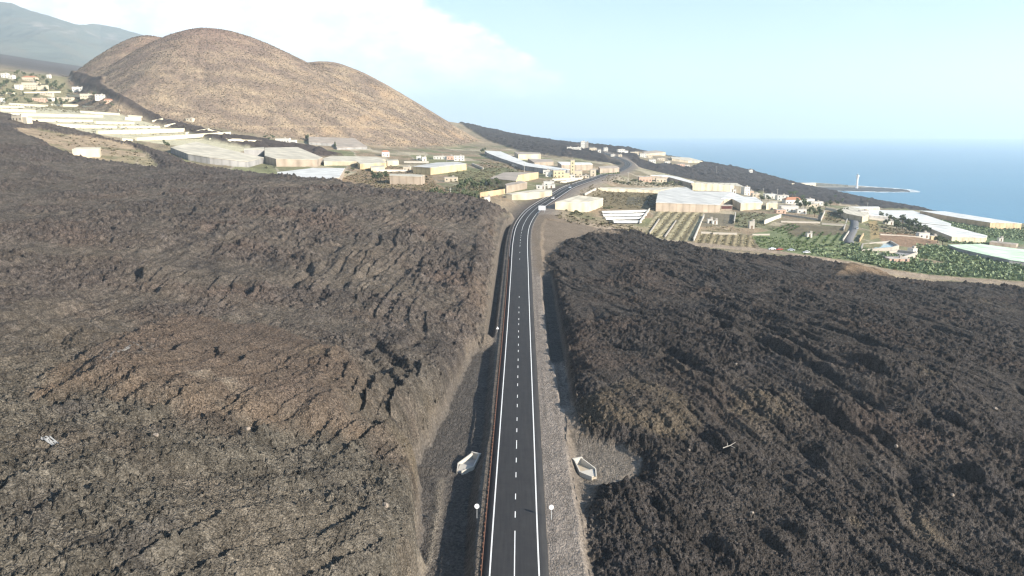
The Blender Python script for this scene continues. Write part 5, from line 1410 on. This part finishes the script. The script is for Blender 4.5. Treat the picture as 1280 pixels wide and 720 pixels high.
rows = np.vstack([fill([(985, 296), (1010, 290), (1052, 292), (1052, 304), (1000, 306)], 1.3, .25, 6, None, ([(1012, 302), (1024, 289)], 5.0)), fill([(962, 287), (985, 280), (1000, 282), (985, 297)], 1.3, .3, 7, .9, ([(965, 287), (985, 279)], 3.6)),
                  fill([(940, 296), (985, 298), (1030, 308), (1008, 316), (948, 309)], 2.2, .9, 8, .75), fill([(742, 207 + 7), (774, 214), (775, 219), (746, 220)], 2.6, .7, 9)])
scatter('crop_plants', rows, 1.2, 1.0, 6, plain_material('field_crop', (.115, .16, .06), .8, .4, .3), 402)
pale = np.vstack([fill([(878, 293), (938, 295), (944, 308), (870, 303)], 1.2, .2, 10, None, ([(880, 303), (884, 294)], 4.4)), fill([(806, 296), (822, 266), (876, 268), (864, 301)], 1.5, .5, 11, .8, ([(826, 294), (844, 272)], 5.5)), fill([(884, 282), (916, 284), (935, 290), (880, 290)], 2.0, .7, 12, .6)])
scatter('dry_crop', pale, 1.1, .9, 5, plain_material('straw_stalks', (.30, .26, .16), .9, .3, .3), 403)
scr = np.vstack([fill([(540, 238), (600, 226), (632, 234), (600, 252), (545, 252)], 3.2, 1.2, 13, .7), fill([(560, 212), (625, 214), (612, 228), (560, 228)], 3.6, 1.4, 14, .6), fill([(430, 222), (475, 205), (535, 214), (555, 240), (520, 244), (470, 236)], 3.4, 1.4, 15, .6), fill([(700, 268), (800, 284), (830, 298), (760, 286), (690, 275)], 2.2, 1, 16, .5),
                 fill([(740, 238), (820, 241), (820, 262), (760, 262), (720, 246)], 3.0, 1.2, 17, .4), fill([(920, 266), (960, 266), (955, 284), (920, 284)], 2.6, 1.0, 18, .5), fill([(1080, 280), (1130, 280), (1160, 296), (1090, 296)], 3.0, 1.2, 19, .5), fill([(0, 94), (60, 94), (140, 132), (0, 136)], 6, 2.5, 20, .5),
                 fill([(60, 150), (200, 156), (260, 172), (120, 166)], 5, 2, 21, .4), fill([(35, 164), (110, 172), (190, 196), (190, 206), (80, 186)], 4.5, 2, 22, .45), fill([(600, 200), (660, 214), (640, 220), (600, 214)], 4, 1.6, 23, .6), fill([(690, 222), (740, 224), (716, 236), (690, 228)], 4, 1.6, 24, .6), fill([(1035, 264), (1055, 268), (1050, 280), (1030, 276)], 3, 1, 25, .7), fill([(760, 222), (860, 228), (860, 233), (752, 231)], 4, 1.5, 26, .6)])
scatter('scrub', scr, 1.5, .8, 6, plain_material('dry_scrub', (.155, .135, .08), .9, .45, .2), 404)
g = np.random.default_rng(77); cxy = np.column_stack([g.uniform(-1150, 120, 110000), g.uniform(840, 1420, 110000)])
kc = (cone_h(cxy[:, 0], cxy[:, 1]) - macro(cxy[:, 0], cxy[:, 1]) > 1) & (inside_dist(cxy[:, 0], cxy[:, 1], STREAM) < -4) & (g.uniform(size=110000) < .45 + .5 * sstep(-.2, .3, fbm(cxy[:, 0] / 60, cxy[:, 1] / 60, 3, 71)))
scatter('hill_shrubs', cxy[kc], 1.15, .85, 5, M_DRY, 405)

# ------------------------------------------------------------------ odds and ends on the lava
def boulder(px, py, tt, s, label, k):
    p = P(px, py, tt); z = gz(p[0], p[1]); g = np.random.default_rng(500 + k)
    import bmesh
    bm = bmesh.new(); bmesh.ops.create_icosphere(bm, subdivisions=2, radius=s)
    ph = g.uniform(0, 6, 3)
    for v in bm.verts:
        n = 1 + .22 * math.sin(v.co.x * 3 / s + ph[0]) * math.cos(v.co.y * 2.4 / s + ph[1]) + .12 * math.sin(v.co.z * 5 / s + ph[2]); v.co *= n; v.co.z *= .7
        v.co += Vector(g.normal(0, .05 * s, 3))
    me = bpy.data.meshes.new('boulder'); bm.to_mesh(me); bm.free(); me.materials.append(M_PALEROCK)
    o = bpy.data.objects.new('boulder', me); COL.objects.link(o); o.location = (p[0], p[1], z + s * .3)
    tag(o, label, 'boulder')
def place(px, py, name=None):
    """distance at which a line of sight meets the finished ground"""
    t = np.geomspace(70, 1200, 900); q = CAM[None] + ray(px, py)[None] * t[:, None]
    s = q[:, 2] - land(q[:, 0], q[:, 1])[0]
    i = np.where(s <= 0)[0]
    return float(t[i[0]]) if len(i) else 300.0
for k, (px, py, s, lab) in enumerate([(482, 633, .75, 'pale tan boulder on the dark lava nearest the left ditch'), (1244, 513, .9, 'pale boulder at the far right of the dark lava'), (861, 563, .5, 'small pale rock right of the shaded pit'), (1120, 561, .7, 'pale flat boulder in the middle of the right lava'),
                                      (1190, 622, .6, 'grey boulder in the lower right lava'), (920, 456, .6, 'pale rock on the right lava slope, halfway up'), (940, 643, .5, 'tan rock in the lower right lava, left part'), (310, 538, .6, 'pale stone on top of the brown mound front'), (195, 545, .6, 'whitish stone left on the brown mound front')]):
    boulder(px, py, place(px, py), s * .62, lab, k)
def scrap(px, py, w, d, label):
    tt = place(px, py); p = P(px, py, tt); g = np.random.default_rng(int(px)); n = 9
    xs = np.linspace(-w / 2, w / 2, n); ys = np.linspace(-d / 2, d / 2, n); X, Y = np.meshgrid(xs, ys)
    X = X + g.normal(0, w * .04, X.shape); Y = Y + g.normal(0, d * .06, Y.shape)
    Z = land((X + p[0]).ravel(), (Y + p[1]).ravel())[0].reshape(X.shape) - p[2] + .25 + g.uniform(0, .3, X.shape)
    V = np.stack([X.ravel(), Y.ravel(), Z.ravel()], 1); ix = np.arange(n * n).reshape(n, n); q = np.stack([ix[:-1, :-1], ix[:-1, 1:], ix[1:, 1:], ix[1:, :-1]], -1).reshape(-1, 4)
    q = q[g.uniform(size=len(q)) < .78]
    o = mesh_np('plastic_sheet', V, q, M_SCRAP, smooth=True); o.location = tuple(map(float, p)); tag(o, label, 'plastic sheet')
scrap(64, 555, 1.9, .7, 'small torn pale plastic sheet on the olive lava at left')
p = P(911, 563, place(911, 563)); z = gz(p[0], p[1])
m = MB(); m.tube((-1.3, -.3, .5), (.2, 0, .9), .09, .08, 6).tube((.2, 0, .9), (1.3, .2, 1.5), .08, .05, 6).tube((.2, 0, .9), (1.0, -.8, .7), .07, .04, 6).tube((-.4, -.1, .7), (-.2, .5, 1.3), .05, .03, 6)
o = m.build('dead_branch', plain_material('bleached_wood', (.42, .38, .33), .9, .1, 2.0)); o.location = (float(p[0]), float(p[1]), z); tag(o, 'bleached forked branch lying on the right lava beyond the pit', 'branch')
# ------------------------------------------------------------------ sea, mountains, haze, light, camera
def sea_material():
    m, nt, b = mat('sea_water')
    geo = nt.nodes.new('ShaderNodeNewGeometry')
    mp = nt.nodes.new('ShaderNodeMapping'); mp.inputs['Scale'].default_value = (.045, .018, .05); mp.inputs['Rotation'].default_value = (0, 0, R(-30))
    link(nt, geo.outputs['Position'], mp.inputs['Vector'])
    nz = nt.nodes.new('ShaderNodeTexNoise'); nz.inputs['Scale'].default_value = 1; nz.inputs['Detail'].default_value = 7; nz.inputs['Roughness'].default_value = .62
    link(nt, mp.outputs['Vector'], nz.inputs['Vector'])
    bp = nt.nodes.new('ShaderNodeBump'); bp.inputs['Strength'].default_value = .9; bp.inputs['Distance'].default_value = 2.2
    link(nt, nz.outputs['Fac'], bp.inputs['Height']); link(nt, bp.outputs['Normal'], b.inputs['Normal'])
    big = nt.nodes.new('ShaderNodeTexNoise'); big.inputs['Scale'].default_value = .0016; big.inputs['Detail'].default_value = 4
    link(nt, geo.outputs['Position'], big.inputs['Vector'])
    mx = nt.nodes.new('ShaderNodeMix'); mx.data_type = 'RGBA'
    mx.inputs['A'].default_value = (.060, .190, .300, 1); mx.inputs['B'].default_value = (.080, .235, .360, 1)
    link(nt, big.outputs['Fac'], mx.inputs['Factor']); link(nt, mx.outputs['Result'], b.inputs['Base Color'])
    b.inputs['Roughness'].default_value = .42; b.inputs['IOR'].default_value = 1.33
    return m
SEA_R = 26000.0
_a = np.radians(np.linspace(0, 360, 181)[:-1])
_rr = np.array([0.0, 300, 800, 1500, 3000, 6000, 12000, SEA_R])
_v = [(0, 0, 0)] + [(r * math.cos(t), r * math.sin(t), 0) for r in _rr[1:] for t in _a]
_f = []
na = len(_a)
me = bpy.data.meshes.new('sea')
faces = [(0, 1 + i, 1 + (i + 1) % na) for i in range(na)]
for k in range(len(_rr) - 2):
    s0 = 1 + k * na; s1 = s0 + na
    faces += [(s0 + i, s1 + i, s1 + (i + 1) % na, s0 + (i + 1) % na) for i in range(na)]
me.from_pydata(_v, [], faces); me.materials.append(sea_material())
sea = bpy.data.objects.new('sea', me); COL.objects.link(sea); sea['kind'] = 'structure'

# broken water along the shore
def surf_strip():
    pts = [p for p in COAST if 1000 < p[1] < 2760 and p[0] > 500]
    c = np.array(pts); us = np.linspace(0, len(c) - 1, 700)
    q = np.stack([np.interp(us, np.arange(len(c)), c[:, k]) for k in (0, 1)], 1); q = q + np.stack([14 * fbm(us * 4, us * 0, 3, 310), 14 * fbm(us * 4, us * 0 + 9, 3, 311)], 1)
    t = np.gradient(q, axis=0); t /= np.linalg.norm(t, axis=1)[:, None]; n = np.stack([t[:, 1], -t[:, 0]], 1)
    w = np.maximum(0, 8 + 18 * fbm(us * 2.5, us * 0 + 3, 3, 312)) + 1
    V = np.stack([np.column_stack([q - n * 14, np.full(700, .2)]), np.column_stack([q + n * w[:, None], np.full(700, .2)])], 1)
    ix = np.arange(1400).reshape(700, 2); qd = np.stack([ix[:-1, 0], ix[:-1, 1], ix[1:, 1], ix[1:, 0]], -1)
    mesh_np('surf', V.reshape(-1, 3), qd, plain_material('sea_foam', (.70, .74, .76), .9, .12, .08), kind='structure')
surf_strip()

# far volcanic ridge, land rising inland
def ridge_sheet():
    prof = [(a_, b_, t_ * .69) for a_, b_, t_ in [(-420, 30, 9200), (-300, -8, 8800), (-150, -4, 8200), (-60, 4, 7900), (0, 3, 7700), (14, 4, 7650), (40, 14, 7500), (70, 23, 7500), (95, 31, 7600), (125, 30, 8600), (150, 35, 8700), (185, 46, 8800), (240, 62, 9000), (330, 95, 9300), (430, 130, 9600), (520, 158, 9800)]]
    us = np.linspace(0, len(prof) - 1, 420)
    pr = np.array([P(*c) for c in prof])
    base = np.array([P(a, min(b + 120, 165) if a > 200 else 88, 3300)[:2].tolist() + [0] for a, b, t in prof])
    idx = np.arange(len(prof))
    top = np.stack([np.interp(us, idx, pr[:, k]) for k in range(3)], 1)
    bot = np.stack([np.interp(us, idx, base[:, k]) for k in range(3)], 1)
    rows = 150
    V = []; A = []
    for j in range(rows):
        f = j / (rows - 1)
        q = bot + (top - bot) * min(f, 1.0)
        V.append(q)
    V = np.array(V)
    f = np.linspace(0, 1, rows)[:, None]
    zb = np.maximum(base_h(V[0, :, 0], V[0, :, 1]), 5)[None] - 12
    zt = top[None, :, 2]
    prof_f = .62 * f ** 1.15 + .38 * f ** 2.4
    X, Y = V[..., 0], V[..., 1]
    n = ridged(X.ravel() / 900, Y.ravel() / 2200, 4, 201).reshape(X.shape)
    n2 = fbm(X.ravel() / 300, Y.ravel() / 300, 4, 203).reshape(X.shape)
    Z = zb + (zt - zb) * prof_f + (n - .55) * 120 * np.sin(f * math.pi) ** .8 * (zt > 300) + n2 * 25 * f * (1 - f * .4)
    nc = fbm(X.ravel() / 260, Y.ravel() / 260, 4, 204)
    a = np.empty((X.size, 3)); a[:] = (.115, .13, .115)
    k = sstep(-.1, .3, nc)[:, None]
    a = a * (1 - .5 * k) + np.array([.16, .15, .12]) * .5 * k
    rows_ = np.repeat(f.ravel(), X.shape[1])
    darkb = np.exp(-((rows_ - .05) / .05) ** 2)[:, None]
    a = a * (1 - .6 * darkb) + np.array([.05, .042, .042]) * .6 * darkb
    # bare rock face near the crest
    c0 = P(78, 37, 4950)
    rk = np.exp(-((X.ravel() - c0[0]) / 115) ** 2 - ((rows_ - .80) / .10) ** 2)[:, None] * sstep(-.1, .35, fbm(X.ravel() / 70, Y.ravel() / 160, 3, 209))[:, None]
    a = a * (1 - rk) + np.array([.27, .25, .23]) * rk
    # back side
    V3_ = np.stack([X.ravel(), Y.ravel(), Z.ravel()], 1)
    back = top.copy(); back[:, 1] += 2500; back[:, 2] = -20
    V3_ = np.vstack([V3_, back]); a = np.vstack([a, a[-420:]])
    nr_ = rows + 1; nc_ = 420
    ix = np.arange(nr_ * nc_).reshape(nr_, nc_)
    q = np.stack([ix[:-1, :-1], ix[:-1, 1:], ix[1:, 1:], ix[1:, :-1]], -1).reshape(-1, 4)
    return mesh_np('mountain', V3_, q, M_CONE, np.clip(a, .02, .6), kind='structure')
ridge_sheet()

# air
def haze_box(lo, hi, density):
    v = [(x, y, z) for z in (lo[2], hi[2]) for y in (lo[1], hi[1]) for x in (lo[0], hi[0])]
    f = [(0, 2, 3, 1), (4, 5, 7, 6), (0, 1, 5, 4), (1, 3, 7, 5), (3, 2, 6, 7), (2, 0, 4, 6)]
    me = bpy.data.meshes.new('haze'); me.from_pydata(v, [], f)
    m = bpy.data.materials.new('haze_air'); m.use_nodes = True; nt = m.node_tree
    for n in list(nt.nodes):
        if n.type != 'OUTPUT_MATERIAL':
            nt.nodes.remove(n)
    out = [n for n in nt.nodes if n.type == 'OUTPUT_MATERIAL'][0]
    pv = nt.nodes.new('ShaderNodeVolumePrincipled')
    pv.inputs['Color'].default_value = (.72, .875, 1.0, 1)
    pv.inputs['Density'].default_value = density
    pv.inputs['Anisotropy'].default_value = .2
    link(nt, pv.outputs['Volume'], out.inputs['Volume'])
    me.materials.append(m)
    o = bpy.data.objects.new('haze', me); COL.objects.link(o); o['kind'] = 'stuff'
    return o
haze_box((-27000, -27000, -40), (27000, 27000, 1250), HAZE)

# light
SUN_EL, SUN_AZ = R(23.0), R(120.0)       # azimuth clockwise from the +y axis: from the right, a little behind the camera
to_sun = Vector((math.sin(SUN_AZ) * math.cos(SUN_EL), math.cos(SUN_AZ) * math.cos(SUN_EL), math.sin(SUN_EL)))
sl = bpy.data.lights.new('sun', 'SUN'); sl.energy = SUN_E; sl.angle = R(.53); sl.color = (1.0, .90, .76)
so = bpy.data.objects.new('sun', sl); COL.objects.link(so); so.rotation_euler = to_sun.to_track_quat('Z', 'Y').to_euler(); so.location = (300, -200, 600)

w = bpy.data.worlds.new('World'); scene.world = w; w.use_nodes = True
nt = w.node_tree; bg = nt.nodes['Background']
sky = nt.nodes.new('ShaderNodeTexSky'); sky.sky_type = 'NISHITA'; sky.sun_disc = False
sky.sun_elevation = SUN_EL; sky.sun_rotation = SUN_AZ; sky.altitude = 200; sky.air_density = 1.25; sky.dust_density = .25; sky.ozone_density = 2.6
tc = nt.nodes.new('ShaderNodeTexCoord')
sep = nt.nodes.new('ShaderNodeSeparateXYZ'); link(nt, tc.outputs['Generated'], sep.inputs[0])

def M(op, a, b=None, clamp=False):
    n = nt.nodes.new('ShaderNodeMath'); n.operation = op; n.use_clamp = clamp
    for i, v in enumerate((a, b)):
        if v is None:
            continue
        if isinstance(v, (int, float)):
            n.inputs[i].default_value = v
        else:
            link(nt, v, n.inputs[i])
    return n.outputs[0]

def smooth(v, e0, e1):
    n = nt.nodes.new('ShaderNodeMapRange'); n.interpolation_type = 'SMOOTHSTEP'
    n.inputs['From Min'].default_value = e0; n.inputs['From Max'].default_value = e1
    link(nt, v, n.inputs['Value']); return n.outputs['Result']
yy = M('MAXIMUM', sep.outputs['Y'], .05)
u = M('DIVIDE', sep.outputs['X'], yy); v = M('DIVIDE', sep.outputs['Z'], yy)
cv = nt.nodes.new('ShaderNodeCombineXYZ'); link(nt, u, cv.inputs[0]); link(nt, M('MULTIPLY', v, 1.9), cv.inputs[1])
nz = nt.nodes.new('ShaderNodeTexNoise'); nz.inputs['Scale'].default_value = 16; nz.inputs['Detail'].default_value = 8; nz.inputs['Roughness'].default_value = .58
link(nt, cv.outputs[0], nz.inputs['Vector'])
nb = nt.nodes.new('ShaderNodeTexNoise'); nb.inputs['Scale'].default_value = 5; nb.inputs['Detail'].default_value = 5
link(nt, cv.outputs[0], nb.inputs['Vector'])
ndev = M('MULTIPLY', M('SUBTRACT', nz.outputs['Fac'], .5), .060)
edge = M('ADD', M('SUBTRACT', M('SUBTRACT', .107, M('MULTIPLY', u, .56)), v), ndev)
top = smooth(edge, -.003, .014)
bot = smooth(M('ADD', v, M('MULTIPLY', ndev, .5)), .030, .052)
mask = M('MULTIPLY', M('MULTIPLY', top, bot), .93)
# thin veils in the open sky
veil = M('MULTIPLY', smooth(nb.outputs['Fac'], .42, .75), M('MULTIPLY', smooth(v, .30, .02), .07))
mask = M('MAXIMUM', mask, veil)
cm = nt.nodes.new('ShaderNodeMix'); cm.data_type = 'RGBA'
ccol = nt.nodes.new('ShaderNodeMix'); ccol.data_type = 'RGBA'
ccol.inputs['A'].default_value = CLOUD_A; ccol.inputs['B'].default_value = CLOUD_B
link(nt, smooth(nz.outputs['Fac'], .35, .65), ccol.inputs['Factor'])
link(nt, mask, cm.inputs['Factor']); link(nt, sky.outputs['Color'], cm.inputs['A']); link(nt, ccol.outputs['Result'], cm.inputs['B'])
link(nt, cm.outputs['Result'], bg.inputs['Color']); bg.inputs['Strength'].default_value = SKY_S

cam = bpy.data.cameras.new('camera'); cam.sensor_width = 36.0; cam.lens = F_PX / 1280.0 * 36.0; cam.clip_start = .5; cam.clip_end = 60000
co = bpy.data.objects.new('camera', cam); COL.objects.link(co); co.location = CAM; co.rotation_euler = (math.pi / 2 - PITCH, 0, 0)
scene.camera = co
scene.view_settings.view_transform = 'Standard'; scene.view_settings.look = 'None'; scene.view_settings.gamma = 1; scene.view_settings.exposure = EXPOSURE
scene.view_settings.use_curve_mapping = False
scene.render.engine = 'CYCLES'
cy = scene.cycles
cy.use_denoising = True; cy.denoising_input_passes = 'RGB_ALBEDO_NORMAL'; cy.denoising_prefilter = 'ACCURATE'; cy.max_bounces = 5; cy.diffuse_bounces = 2; cy.glossy_bounces = 2; cy.transmission_bounces = 3; cy.volume_bounces = 1; cy.transparent_max_bounces = 6
cy.use_adaptive_sampling = True; cy.adaptive_threshold = .01; cy.filter_width = 1.3
